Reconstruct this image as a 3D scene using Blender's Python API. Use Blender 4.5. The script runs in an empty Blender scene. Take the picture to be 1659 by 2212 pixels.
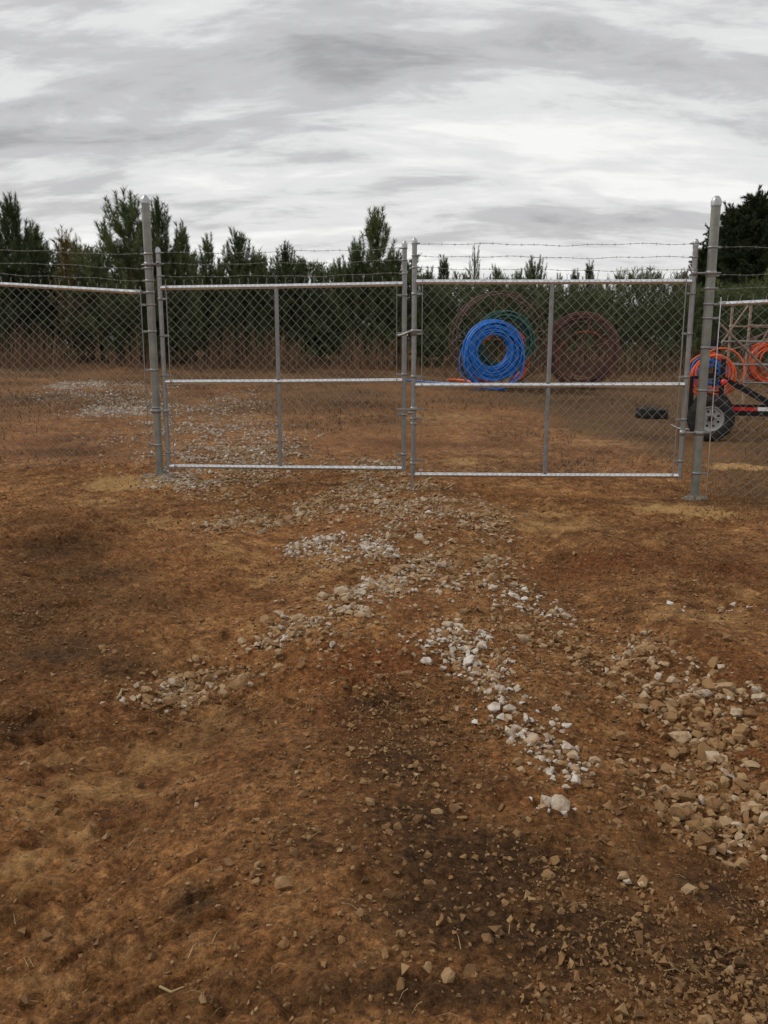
import bpy, bmesh, math, random
import numpy as np
from mathutils import Vector, Matrix

# ------------------------------------------------------------------ camera
sc = bpy.context.scene
COL = sc.collection
PITCH = math.radians(11.4)
CAM_H = 1.40
FPX, CXP, CYP = 1810.0, 829.5, 1106.0          # focal length and centre measured on the photo (1659 x 2212)
cam_d = bpy.data.cameras.new('camera')
cam_d.sensor_fit = 'VERTICAL'; cam_d.sensor_height = 24.0
cam_d.lens = 24.0 * FPX / 2212.0
cam_d.clip_start = 0.05; cam_d.clip_end = 2000
cam = bpy.data.objects.new('camera', cam_d)
cam.location = (0, 0, CAM_H); cam.rotation_euler = (math.pi / 2 - PITCH, 0, 0)
COL.objects.link(cam); sc.camera = cam

# ------------------------------------------------------------------ sky, sun, exposure
SUN_AZ, SUN_EL = math.radians(-75), math.radians(46)      # azimuth from +Y towards +X
w = bpy.data.worlds.new('World'); sc.world = w; w.use_nodes = True
nt = w.node_tree; nt.nodes.clear()
def N(tree, typ, **kw):
    n = tree.nodes.new(typ)
    for k, v in kw.items():
        if k.startswith('i_'):
            key = k[2:]
            key = int(key) if key.isdigit() else key.replace('_', ' ')
            n.inputs[key].default_value = v
        else: setattr(n, k, v)
    return n
def ramp(tree, stops, interp='LINEAR'):
    n = tree.nodes.new('ShaderNodeValToRGB'); r = n.color_ramp; r.interpolation = interp
    while len(r.elements) < len(stops): r.elements.new(0.5)
    for e, (p, c) in zip(r.elements, stops):
        e.position = p; e.color = (c[0], c[1], c[2], 1) if len(c) == 3 else c
    return n
L = nt.links.new
tc = N(nt, 'ShaderNodeTexCoord'); sep = N(nt, 'ShaderNodeSeparateXYZ'); L(tc.outputs['Generated'], sep.inputs[0])
zc = N(nt, 'ShaderNodeMath', operation='MAXIMUM', i_1=0.0); L(sep.outputs['Z'], zc.inputs[0])
za = N(nt, 'ShaderNodeMath', operation='ADD', i_1=0.30); L(zc.outputs[0], za.inputs[0])
dx = N(nt, 'ShaderNodeMath', operation='DIVIDE'); L(sep.outputs['X'], dx.inputs[0]); L(za.outputs[0], dx.inputs[1])
dy = N(nt, 'ShaderNodeMath', operation='DIVIDE'); L(sep.outputs['Y'], dy.inputs[0]); L(za.outputs[0], dy.inputs[1])
cmb = N(nt, 'ShaderNodeCombineXYZ'); L(dx.outputs[0], cmb.inputs[0]); L(dy.outputs[0], cmb.inputs[1])
mp1 = N(nt, 'ShaderNodeMapping'); mp1.inputs['Rotation'].default_value = (0, 0, math.radians(17)); mp1.inputs['Scale'].default_value = (0.75, 2.3, 1); mp1.inputs['Location'].default_value = (5.5, -9.2, 4)
L(cmb.outputs[0], mp1.inputs[0])
n1 = N(nt, 'ShaderNodeTexNoise', i_Scale=1.0, i_Detail=9.0, i_Roughness=0.52, i_Distortion=0.2); L(mp1.outputs[0], n1.inputs['Vector'])
mp2 = N(nt, 'ShaderNodeMapping'); mp2.inputs['Rotation'].default_value = (0, 0, math.radians(26)); mp2.inputs['Scale'].default_value = (2.8, 8.0, 1); mp2.inputs['Location'].default_value = (5.5, -9.2, 4)
L(cmb.outputs[0], mp2.inputs[0])
n2 = N(nt, 'ShaderNodeTexNoise', i_Scale=1.0, i_Detail=9.0, i_Roughness=0.62, i_Distortion=0.3); L(mp2.outputs[0], n2.inputs['Vector'])
mixn = N(nt, 'ShaderNodeMix', data_type='FLOAT'); mixn.inputs[0].default_value = 0.40
L(n1.outputs[0], mixn.inputs[2]); L(n2.outputs[0], mixn.inputs[3])
cr = ramp(nt, [(0.34, (0.38, 0.378, 0.39)), (0.44, (0.575, 0.573, 0.583)), (0.515, (0.80, 0.80, 0.80)), (0.60, (0.97, 0.968, 0.95))], 'EASE')
L(mixn.outputs[0], cr.inputs[0])
sky = N(nt, 'ShaderNodeTexSky', sky_type='NISHITA'); sky.sun_disc = False
sky.sun_elevation = SUN_EL; sky.sun_rotation = SUN_AZ; sky.air_density = 1.4; sky.dust_density = 3.0
skm = N(nt, 'ShaderNodeMix', data_type='RGBA', blend_type='MULTIPLY'); skm.inputs[0].default_value = 1.0
skm.inputs[7].default_value = (0.09, 0.09, 0.09, 1); L(sky.outputs[0], skm.inputs[6])
mx = N(nt, 'ShaderNodeMix', data_type='RGBA'); mx.inputs[0].default_value = 0.95      # closed cloud deck, a trace of blue behind it
L(skm.outputs[2], mx.inputs[6]); L(cr.outputs[0], mx.inputs[7])
bg = N(nt, 'ShaderNodeBackground', i_Strength=1.0); L(mx.outputs[2], bg.inputs[0])
wo = N(nt, 'ShaderNodeOutputWorld'); L(bg.outputs[0], wo.inputs[0])

sun_d = bpy.data.lights.new('sun', 'SUN'); sun_d.energy = 1.5; sun_d.angle = math.radians(12); sun_d.color = (1.0, 0.96, 0.9)
sun = bpy.data.objects.new('sun', sun_d); COL.objects.link(sun)
sdir = Vector((math.sin(SUN_AZ) * math.cos(SUN_EL), math.cos(SUN_AZ) * math.cos(SUN_EL), math.sin(SUN_EL)))
sun.rotation_euler = sdir.to_track_quat('Z', 'Y').to_euler()

sc.view_settings.view_transform = 'Standard'; sc.view_settings.look = 'None'
sc.view_settings.exposure = 0.0; sc.view_settings.gamma = 1.0; sc.view_settings.use_curve_mapping = False
sc.render.engine = 'CYCLES'
sc.cycles.max_bounces = 6; sc.cycles.diffuse_bounces = 3; sc.cycles.glossy_bounces = 3; sc.cycles.use_denoising = True

rng = np.random.default_rng(11)
random.seed(11)
cp, sp = math.cos(PITCH), math.sin(PITCH)

# ------------------------------------------------------------------ measuring helpers: photo pixel -> place in the world
def ray(px, py):
    u = (px - CXP) / FPX; v = (py - CYP) / FPX
    return Vector((u, cp - v * sp, -sp - v * cp))
def at(px, py, Y):
    r = ray(px, py); t = Y / r.y
    return Vector((r.x * t, Y, CAM_H + r.z * t))
def to_px(x, y, z):
    zz = z - CAM_H
    d = y * cp - zz * sp
    d = np.maximum(d, 0.05)
    return CXP + FPX * x / d, CYP + FPX * (-(y * sp + zz * cp)) / d, d

# ------------------------------------------------------------------ noise
def _h(ix, iy, seed):
    n = (ix.astype(np.int64) * 374761393 + iy.astype(np.int64) * 668265263 + seed * 1274126177) & 0xFFFFFFFF
    n = ((n ^ (n >> 13)) * 1274126177) & 0xFFFFFFFF
    n = n ^ (n >> 16)
    return (n & 0xFFFFFF) / float(0xFFFFFF)
def vnoise(x, y, seed=0):
    ix = np.floor(x); iy = np.floor(y); fx = x - ix; fy = y - iy
    fx = fx * fx * fx * (fx * (fx * 6 - 15) + 10); fy = fy * fy * fy * (fy * (fy * 6 - 15) + 10)
    a = _h(ix, iy, seed); b = _h(ix + 1, iy, seed); c = _h(ix, iy + 1, seed); d = _h(ix + 1, iy + 1, seed)
    return (a + (b - a) * fx) * (1 - fy) + (c + (d - c) * fx) * fy - 0.5
def fbm(x, y, lam, octs, seed):
    s = np.zeros_like(x); amp = 1.0
    for o in range(octs):
        ca, sa = math.cos(0.6 + o), math.sin(0.6 + o)
        s = s + amp * vnoise((x * ca - y * sa) / lam, (x * sa + y * ca) / lam, seed + o * 17)
        amp *= 0.5; lam *= 0.5
    return s
def sstep(a, b, x):
    t = np.clip((x - a) / (b - a), 0, 1); return t * t * (3 - 2 * t)

# ------------------------------------------------------------------ terrain
LUGS = []      # tyre tread marks pressed into the soil: filled below
def base_h(x, y):
    x = np.asarray(x, float); y = np.asarray(y, float)
    tilt = -0.018 * np.clip(x + 2.4, -8, 12) * sstep(4.5, 8.5, y)
    rise = np.where(y > 13, 0.034 * (np.clip(y, 0, 38) - 13), 0.0) * sstep(12, 20, y)
    return tilt + rise
def ground_h(x, y, fine=True):
    x = np.asarray(x, float); y = np.asarray(y, float)
    z = base_h(x, y)
    z = z + 0.05 * fbm(x, y, 1.6, 2, 3) * sstep(60, 20, y)
    # low crown of stony soil on the way to the gate, wheel ruts on both sides
    path = 0.18 + 0.04 * (y - 5)
    z = z + 0.03 * np.exp(-((x - path) / 0.6) ** 2) * sstep(9.5, 6.0, y) - 0.065 * np.exp(-((x - path - 0.95) / 0.26) ** 2) * sstep(9, 6, y) - 0.065 * np.exp(-((x - path + 0.75 + .05 * y) / 0.28) ** 2) * sstep(9, 6, y) + 0.02 * np.exp(-((x - path - 1.45) / 0.16) ** 2) * sstep(8, 5, y)
    if fine:
        rough = 0.35 + 1.3 * np.clip(fbm(x, y, 0.9, 2, 41) + 0.45, 0, 1)
        z = z + rough * (0.034 * fbm(x, y, 0.34, 2, 5) + 0.028 * fbm(x, y, 0.11, 2, 7) + 0.022 * fbm(x, y, 0.042, 2, 9))
        cl = np.abs(vnoise(x / 0.055, y / 0.055, 21)) + np.abs(vnoise(x / 0.03, y / 0.03, 22)) * 0.5
        z = z + rough * 0.024 * (cl - 0.25)
        for (cx, cy, ang, ln, wd, dp, bend) in LUGS:
            ca, sa = math.cos(ang), math.sin(ang)
            a = (x - cx) * ca + (y - cy) * sa; b = -(x - cx) * sa + (y - cy) * ca - bend * a * a
            m = np.exp(-(np.abs(b) / wd) ** 4) * np.exp(-(np.abs(a) / ln) ** 4)
            rim = np.exp(-((b - wd * 1.5) / (wd * 0.5)) ** 2) * np.exp(-(np.abs(a) / ln) ** 4)
            z = z * (1 - 0.0 * m) - dp * m + 0.5 * dp * rim
    return z
def ground_pt(px, py):
    """where a pixel of the photo meets the ground"""
    r = ray(px, py); t = 1.0
    if r.z > -0.004: t = 90.0
    else:
        lo, hi = 0.5, 90.0
        f = lambda t: CAM_H + r.z * t - float(base_h(r.x * t, r.y * t))
        for _ in range(50):
            m = 0.5 * (lo + hi)
            if f(m) > 0: lo = m
            else: hi = m
        t = lo
    x, y = r.x * t, r.y * t
    return Vector((x, y, float(base_h(x, y))))
def blob(cx, cy, rx, ry):
    """an elliptical patch of ground: centre and half sizes in metres"""
    c = ground_pt(cx, cy); a = ground_pt(cx, cy - ry); b = ground_pt(cx, cy + ry)
    return c.x, c.y, max(0.03, rx * (c.y * cp + CAM_H * sp) / FPX), max(0.03, abs(a.y - b.y) / 2)
for (px, py, ang, ln, wd, dp, bd) in [(405, 2012, 0.45, .13, .013, .014, -1.4), (425, 1950, 0.5, .11, .012, .013, -1.4), (205, 2000, 0.75, .11, .012, .013, -1.3),
                                  (345, 2150, 0.55, .12, .014, .015, -1.3), (390, 1880, .5, .07, .014, .014, -1.4), (250, 1920, .6, .06, .014, .012, -1.5),
                                  (40, 1545, 0.3, .16, .03, .03, -.5), (60, 1590, 0.3, .14, .03, .028, -.5), (470, 1410, .2, .12, .02, .012, .3), (150, 1265, .2, .16, .04, .035, .2), (160, 1310, .2, .12, .04, .03, .2)]:
    p = ground_pt(px, py); LUGS.append((p.x, p.y, ang, ln, wd, dp, bd))

# ------------------------------------------------------------------ object helpers
MATS = {}
def link(o, parent=None):
    COL.objects.link(o)
    if parent is not None: o.parent = parent
    return o
def mesh_np(name, verts, faces, smooth=False):
    me = bpy.data.meshes.new(name)
    verts = np.asarray(verts, np.float32); faces = np.asarray(faces, np.int32)
    nv, nf, k = len(verts), len(faces), faces.shape[1]
    me.vertices.add(nv); me.vertices.foreach_set('co', verts.ravel())
    me.loops.add(nf * k); me.loops.foreach_set('vertex_index', faces.ravel())
    me.polygons.add(nf)
    me.polygons.foreach_set('loop_start', np.arange(0, nf * k, k, dtype=np.int32))
    me.polygons.foreach_set('loop_total', np.full(nf, k, np.int32))
    me.polygons.foreach_set('use_smooth', np.full(nf, smooth, bool))
    me.update(calc_edges=True)
    return me
def new_obj(name, me, mat, parent=None, loc=None):
    o = bpy.data.objects.new(name, me)
    if mat and not me.materials: me.materials.append(MATS[mat])
    if loc is not None: o.location = loc
    return link(o, parent)
def thing(name, label, cat, loc=(0, 0, 0), rz=0.0, group=None, scale=None):
    o = bpy.data.objects.new(name, None); o.empty_display_size = 0.2
    o.location = loc; o.rotation_euler = (0, 0, rz)
    if scale: o.scale = scale
    o['label'] = label; o['category'] = cat
    if group: o['group'] = group
    return link(o)
def tag(o, label=None, cat=None, group=None, kind=None):
    if label: o['label'] = label
    if cat: o['category'] = cat
    if group: o['group'] = group
    if kind: o['kind'] = kind
    return o

class MB:
    """collects tubes, boxes, rings; build() makes one mesh object"""
    def __init__(s): s.v = []; s.f = []; s.sm = []
    def _add(s, vs, fs, smooth=True):
        b = len(s.v); s.v += [tuple(v) for v in vs]; s.f += [tuple(i + b for i in f) for f in fs]; s.sm += [smooth] * len(fs)
    def tube(s, pts, r, n=8, caps=True, closed=False):
        pts = [Vector(p) for p in pts]; m = len(pts)
        rs = r if isinstance(r, (list, tuple)) else [r] * m
        up = None; vs = []
        for i, p in enumerate(pts):
            if closed: t = pts[(i + 1) % m] - pts[i - 1]
            else: t = pts[min(i + 1, m - 1)] - pts[max(i - 1, 0)]
            if t.length < 1e-9: t = Vector((0, 0, 1))
            t.normalize()
            if up is None:
                up = Vector((0, 0, 1)) if abs(t.z) < 0.9 else Vector((0, 1, 0))
            a = up - t * up.dot(t)
            if a.length < 1e-4: a = t.orthogonal()
            a.normalize(); up = a; b = t.cross(a)
            for k in range(n):
                an = 2 * math.pi * k / n
                vs.append(p + (a * math.cos(an) + b * math.sin(an)) * rs[i])
        fs = []
        for i in range(m if closed else m - 1):
            j = (i + 1) % m
            for k in range(n):
                fs.append((i * n + k, i * n + (k + 1) % n, j * n + (k + 1) % n, j * n + k))
        s._add(vs, fs, True)
        if caps and not closed:
            s._add(vs[:n], [tuple(range(n - 1, -1, -1))], False); s._add(vs[-n:], [tuple(range(n))], False)
        return s
    def box(s, c, size, rot=None, bev=0.0):
        hx, hy, hz = size[0] / 2, size[1] / 2, size[2] / 2
        b = min(bev, hx * .9, hy * .9, hz * .9)
        bm = bmesh.new(); bmesh.ops.create_cube(bm, size=1.0)
        for v in bm.verts: v.co = Vector((v.co.x * size[0], v.co.y * size[1], v.co.z * size[2]))
        if b > 0: bmesh.ops.bevel(bm, geom=bm.edges[:], offset=b, segments=1, affect='EDGES')
        M = rot.to_4x4() if rot is not None else Matrix.Identity(4)
        bm.verts.index_update()
        s._add([M @ v.co + Vector(c) for v in bm.verts], [tuple(v.index for v in f.verts) for f in bm.faces], False)
        bm.free(); return s
    def bar(s, a, b, wd, ht, bev=0.004):
        a = Vector(a); b = Vector(b); d = b - a
        q = d.to_track_quat('X', 'Z').to_matrix()
        return s.box((a + b) / 2, (d.length, wd, ht), q, bev)
    def lathe(s, prof, n=24, M=None, smooth=True):
        """prof: (radius, axial) pairs about local Z"""
        M = M or Matrix.Identity(4); vs = []; fs = []
        for r, z in prof:
            for k in range(n):
                a = 2 * math.pi * k / n; vs.append(M @ Vector((r * math.cos(a), r * math.sin(a), z)))
        for i in range(len(prof) - 1):
            for k in range(n):
                fs.append((i * n + k, i * n + (k + 1) % n, (i + 1) * n + (k + 1) % n, (i + 1) * n + k))
        s._add(vs, fs, smooth); return s
    def build(s, name, mat, parent=None, loc=None):
        me = bpy.data.meshes.new(name); me.from_pydata(s.v, [], s.f); me.polygons.foreach_set('use_smooth', s.sm); me.update()
        return new_obj(name, me, mat, parent, loc)

# ------------------------------------------------------------------ materials
def mat(name):
    m = bpy.data.materials.new(name); m.use_nodes = True; MATS[name] = m
    t = m.node_tree; return m, t, t.nodes['Principled BSDF']
def simple(name, col, rough=0.6, metal=0.0, var=0.25, scale=20.0, bump=0.0, bscale=80.0, spec=0.5, col2=None):
    m, t, b = mat(name)
    tcn = N(t, 'ShaderNodeTexCoord'); n = N(t, 'ShaderNodeTexNoise', i_Scale=scale, i_Detail=5.0, i_Roughness=0.6)
    t.links.new(tcn.outputs['Object'], n.inputs['Vector'])
    c2 = col2 or tuple(min(1, c * (1 + var)) for c in col)
    r = ramp(t, [(0.3, tuple(c * (1 - var) for c in col)), (0.52, col), (0.72, c2)])
    t.links.new(n.outputs[0], r.inputs[0]); t.links.new(r.outputs[0], b.inputs['Base Color'])
    b.inputs['Roughness'].default_value = rough; b.inputs['Metallic'].default_value = metal; b.inputs['Specular IOR Level'].default_value = spec
    if bump:
        n2_ = N(t, 'ShaderNodeTexNoise', i_Scale=bscale, i_Detail=4.0); t.links.new(tcn.outputs['Object'], n2_.inputs['Vector'])
        bp = N(t, 'ShaderNodeBump', i_Strength=bump, i_Distance=0.01); t.links.new(n2_.outputs[0], bp.inputs['Height']); t.links.new(bp.outputs[0], b.inputs['Normal'])
    return m
simple('galvanised', (0.30, 0.30, 0.295), 0.46, 0.7, 0.18, 14, 0.06, 120)  # darker base stands in for dim surroundings mirrored by the upright pipes
simple('galvanised_sky_bright', (0.78, 0.80, 0.82), 0.30, 1.0, 0.10, 14, 0.04, 120)  # same steel, sky reflection on the rails put into a brighter base colour
simple('galvanised_post', (0.24, 0.245, 0.215), 0.45, 0.35, 0.25, 9, 0.08, 90)
simple('galvanised_wire', (0.29, 0.29, 0.27), 0.5, 0.55, 0.15, 6)
simple('aluminium', (0.42, 0.43, 0.43), 0.42, 0.85, 0.12, 20)
simple('rusty_steel', (0.115, 0.070, 0.050), 0.85, 0.15, 0.4, 12, 0.2, 60, col2=(0.19, 0.13, 0.10))
simple('red_rust', (0.12, 0.050, 0.034), 0.85, 0.1, 0.4, 12, 0.2, 60)
simple('weathered_pipe', (0.30, 0.22, 0.16), 0.75, 0.25, 0.4, 9, 0.1, 60, col2=(0.45, 0.40, 0.34))
simple('black_steel', (0.012, 0.012, 0.013), 0.7, 0.0, 0.3, 10, spec=0.25)
simple('rubber', (0.022, 0.022, 0.022), 0.85, 0, 0.35, 18, 0.15, 70, spec=0.3, col2=(0.06, 0.05, 0.04))
simple('rim_paint', (0.34, 0.345, 0.35), 0.45, 0.2, 0.12, 10)
simple('blue_pipe', (0.004, 0.165, 0.60), 0.42, 0, 0.25, 6)
simple('orange_pipe', (0.80, 0.11, 0.02), 0.45, 0, 0.2, 6)
simple('green_pipe', (0.018, 0.09, 0.065), 0.5, 0, 0.2, 6)
simple('brown_pipe', (0.125, 0.052, 0.038), 0.6, 0, 0.25, 6)
simple('red_tape', (0.62, 0.015, 0.015), 0.35, 0, 0.1, 10)
simple('white_tape', (0.8, 0.8, 0.8), 0.35, 0, 0.05, 10)
simple('concrete', (0.23, 0.195, 0.15), 0.95, 0, 0.35, 16, 0.5, 40, col2=(0.36, 0.30, 0.22))
simple('bark', (0.10, 0.065, 0.045), 0.95, 0, 0.4, 14, 0.4, 40)
simple('straw', (0.40, 0.29, 0.14), 0.9, 0, 0.35, 3)
simple('twig', (0.13, 0.09, 0.06), 0.9, 0, 0.35, 4)

def foliage(name, dark, light, rand=0.5):
    m, t, b = mat(name)
    oi = N(t, 'ShaderNodeObjectInfo'); g = N(t, 'ShaderNodeNewGeometry')
    n = N(t, 'ShaderNodeTexNoise', i_Scale=1.3, i_Detail=3.0); t.links.new(g.outputs['Position'], n.inputs['Vector'])
    a1 = N(t, 'ShaderNodeMath', operation='MULTIPLY_ADD', i_1=0.6, i_2=-0.25); t.links.new(oi.outputs['Random'], a1.inputs[0])
    a2 = N(t, 'ShaderNodeMath', operation='ADD'); t.links.new(a1.outputs[0], a2.inputs[0]); t.links.new(n.outputs[0], a2.inputs[1])
    a3 = N(t, 'ShaderNodeMath', operation='MULTIPLY_ADD', i_1=0.5, i_2=-0.25); t.links.new(g.outputs['Random Per Island'], a3.inputs[0])
    a4 = N(t, 'ShaderNodeMath', operation='ADD'); t.links.new(a2.outputs[0], a4.inputs[0]); t.links.new(a3.outputs[0], a4.inputs[1])
    r = ramp(t, [(0.2, dark), (0.85, light)]); t.links.new(a4.outputs[0], r.inputs[0]); t.links.new(r.outputs[0], b.inputs['Base Color'])
    b.inputs['Roughness'].default_value = 0.65; b.inputs['Specular IOR Level'].default_value = 0.25
    tr = N(t, 'ShaderNodeBsdfTranslucent'); t.links.new(r.outputs[0], tr.inputs[0])
    ms = N(t, 'ShaderNodeMixShader'); ms.inputs[0].default_value = 0.18
    t.links.new(b.outputs[0], ms.inputs[1]); t.links.new(tr.outputs[0], ms.inputs[2]); t.links.new(ms.outputs[0], t.nodes['Material Output'].inputs[0])
foliage('pine_needles', (0.045, 0.068, 0.026), (0.135, 0.165, 0.062))
foliage('dark_needles', (0.042, 0.058, 0.024), (0.11, 0.13, 0.052))
foliage('yellow_needles', (0.08, 0.065, 0.022), (0.22, 0.165, 0.06))
foliage('shrub_leaves', (0.055, 0.075, 0.026), (0.15, 0.175, 0.062))
foliage('old_needles', (0.034, 0.047, 0.020), (0.10, 0.118, 0.048))
foliage('dead_stalks', (0.055, 0.030, 0.018), (0.20, 0.115, 0.06))
foliage('dry_grass', (0.06, 0.037, 0.018), (0.22, 0.135, 0.06))

# soil
m, t, b = mat('soil')
Lk = t.links.new
g = N(t, 'ShaderNodeNewGeometry'); att = N(t, 'ShaderNodeVertexColor', layer_name='soil_mix'); sepc = N(t, 'ShaderNodeSeparateColor'); Lk(att.outputs[0], sepc.inputs[0])
def noise(scale, detail=6, rough=0.6, dist=0.0):
    n = N(t, 'ShaderNodeTexNoise', i_Scale=scale, i_Detail=detail, i_Roughness=rough, i_Distortion=dist); Lk(g.outputs['Position'], n.inputs['Vector']); return n
def mixc(f, a, b_, typ='MIX'):
    n = N(t, 'ShaderNodeMix', data_type='RGBA', blend_type=typ)
    if hasattr(f, 'is_linked'): Lk(f, n.inputs[0])
    else: n.inputs[0].default_value = f
    for s_, i in ((a, 6), (b_, 7)):
        if hasattr(s_, 'is_linked'): Lk(s_, n.inputs[i])
        else: n.inputs[i].default_value = (*s_, 1)
    return n.outputs[2]
nA = noise(1.1, 5, 0.6, 0.3); nB = noise(7.0, 8, 0.68, 0.4); nC = noise(45, 5, 0.7); nD = noise(160, 3, 0.7)
r1 = ramp(t, [(0.29, (0.075, 0.034, 0.013)), (0.41, (0.180, 0.083, 0.030)), (0.53, (0.315, 0.150, 0.054)), (0.68, (0.50, 0.275, 0.115))])
Lk(nB.outputs[0], r1.inputs[0]); c = r1.outputs[0]
rA = ramp(t, [(0.42, (0, 0, 0)), (0.62, (1, 1, 1))]); Lk(nA.outputs[0], rA.inputs[0])
rr = N(t, 'ShaderNodeMath', operation='MULTIPLY', i_1=0.45); Lk(rA.outputs[0], rr.inputs[0])
c = mixc(rr.outputs[0], c, (0.22, 0.088, 0.029))
def edge(sock, lo, hi):     # break up a patch's outline with noise
    a = N(t, 'ShaderNodeMath', operation='MULTIPLY_ADD', i_1=0.9, i_2=-0.45); Lk(nB.outputs[0], a.inputs[0])
    s_ = N(t, 'ShaderNodeMath', operation='ADD'); Lk(sock, s_.inputs[0]); Lk(a.outputs[0], s_.inputs[1])
    mr = N(t, 'ShaderNodeMapRange', interpolation_type='SMOOTHSTEP'); mr.inputs[1].default_value = lo; mr.inputs[2].default_value = hi
    Lk(s_.outputs[0], mr.inputs[0]); return mr.outputs[0]
c = mixc(edge(sepc.outputs[1], 0.12, 0.8), c, mixc(nC.outputs[0], (0.14, 0.048, 0.016), (0.235, 0.088, 0.030)))       # red clay
c = mixc(edge(sepc.outputs[2], 0.08, 0.75), c, mixc(nC.outputs[0], (0.042, 0.021, 0.009), (0.115, 0.058, 0.023)))      # dark brown soil
c = mixc(edge(att.outputs[1], 0.2, 0.9), c, mixc(nC.outputs[0], (0.075, 0.043, 0.019), (0.215, 0.120, 0.050)))          # grassy
rC = ramp(t, [(0.34, (0.40, 0.38, 0.36)), (0.5, (1, 1, 1)), (0.67, (1.55, 1.52, 1.46))]); Lk(nC.outputs[0], rC.inputs[0])
nE = noise(0.33, 6, 0.65, 0.8); rE = ramp(t, [(0.34, (0.62, 0.60, 0.58)), (0.5, (1, 1, 1)), (0.64, (1.22, 1.20, 1.16))]); Lk(nE.outputs[0], rE.inputs[0])
c = mixc(1.0, c, rE.outputs[0], 'MULTIPLY')          # broad mottling of the clay
def cells(scale):
    wv = N(t, 'ShaderNodeVectorMath', operation='MULTIPLY_ADD'); Lk(nC.outputs['Color'], wv.inputs[0]); wv.inputs[1].default_value = (.03, .03, .03); Lk(g.outputs['Position'], wv.inputs[2])
    v = N(t, 'ShaderNodeTexVoronoi', i_Scale=scale, i_Randomness=1.0); Lk(wv.outputs[0], v.inputs['Vector']); return v
v1, v2 = cells(38), cells(95)
for v_, am in ((v1, 0.8), (v2, 0.8)):
    sv = N(t, 'ShaderNodeSeparateColor'); Lk(v_.outputs['Color'], sv.inputs[0])
    rv = ramp(t, [(0.0, (0.74, 0.72, 0.70)), (0.55, (0.98, 0.98, 0.98)), (0.88, (1.12, 1.11, 1.10)), (1.0, (1.45, 1.43, 1.40))]); Lk(sv.outputs[0], rv.inputs[0])
    c = mixc(am, c, rv.outputs[0], 'MULTIPLY')
c = mixc(0.85, c, rC.outputs[0], 'MULTIPLY')
rD = ramp(t, [(0.30, (0.55, 0.52, 0.5)), (0.48, (1, 1, 1)), (0.66, (1.05, 1.05, 1.05)), (0.74, (1.7, 1.65, 1.6))]); Lk(nD.outputs[0], rD.inputs[0])
c = mixc(0.8, c, rD.outputs[0], 'MULTIPLY')
c = mixc(edge(sepc.outputs[0], 0.2, 0.8), c, mixc(0.22, mixc(nB.outputs[0], (0.33, 0.185, 0.066), (0.60, 0.36, 0.145)), rC.outputs[0], 'MULTIPLY'))         # sand
Lk(c, b.inputs['Base Color']); b.inputs['Roughness'].default_value = 0.95; b.inputs['Specular IOR Level'].default_value = 0.15
hs = N(t, 'ShaderNodeMath', operation='MULTIPLY_ADD', i_1=0.35); Lk(nD.outputs[0], hs.inputs[0]); Lk(nC.outputs[0], hs.inputs[2])
hv = N(t, 'ShaderNodeMath', operation='MULTIPLY_ADD', i_1=-0.55); Lk(v1.outputs['Distance'], hv.inputs[0]); Lk(hs.outputs[0], hv.inputs[2])
hw = N(t, 'ShaderNodeMath', operation='MULTIPLY_ADD', i_1=-0.30); Lk(v2.outputs['Distance'], hw.inputs[0]); Lk(hv.outputs[0], hw.inputs[2])
bp = N(t, 'ShaderNodeBump', i_Strength=1.0, i_Distance=0.020); Lk(hw.outputs[0], bp.inputs['Height']); Lk(bp.outputs[0], b.inputs['Normal'])

def stone_mat(name, per_object):
    m, t, b = mat(name)
    if per_object:
        oi = N(t, 'ShaderNodeAttribute', attribute_type='OBJECT', attribute_name='tone'); src = oi.outputs['Fac']
    else:
        a = N(t, 'ShaderNodeVertexColor', layer_name='tone'); src = a.outputs[0]
    r = ramp(t, [(0.0, (0.075, 0.045, 0.022)), (0.22, (0.19, 0.105, 0.045)), (0.45, (0.30, 0.19, 0.09)), (0.65, (0.42, 0.31, 0.19)), (0.82, (0.45, 0.385, 0.30)), (1.0, (0.56, 0.52, 0.46))])
    t.links.new(src, r.inputs[0])
    g = N(t, 'ShaderNodeNewGeometry'); n = N(t, 'ShaderNodeTexNoise', i_Scale=28.0, i_Detail=6.0, i_Roughness=0.65); t.links.new(g.outputs['Position'], n.inputs['Vector'])
    rr = ramp(t, [(0.42, (0, 0, 0)), (0.66, (0.85, 0.85, 0.85))]); t.links.new(n.outputs[0], rr.inputs[0])
    mx_ = N(t, 'ShaderNodeMix', data_type='RGBA'); t.links.new(rr.outputs[0], mx_.inputs[0]); t.links.new(r.outputs[0], mx_.inputs[6]); mx_.inputs[7].default_value = (0.24, 0.125, 0.05, 1)
    t.links.new(mx_.outputs[2], b.inputs['Base Color']); b.inputs['Roughness'].default_value = 0.9; b.inputs['Specular IOR Level'].default_value = 0.2
    n2_ = N(t, 'ShaderNodeTexNoise', i_Scale=120.0, i_Detail=4.0); t.links.new(g.outputs['Position'], n2_.inputs['Vector'])
    bp = N(t, 'ShaderNodeBump', i_Strength=0.5, i_Distance=0.005); t.links.new(n2_.outputs[0], bp.inputs['Height']); t.links.new(bp.outputs[0], b.inputs['Normal'])
stone_mat('stone', True); stone_mat('gravel', False)

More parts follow.
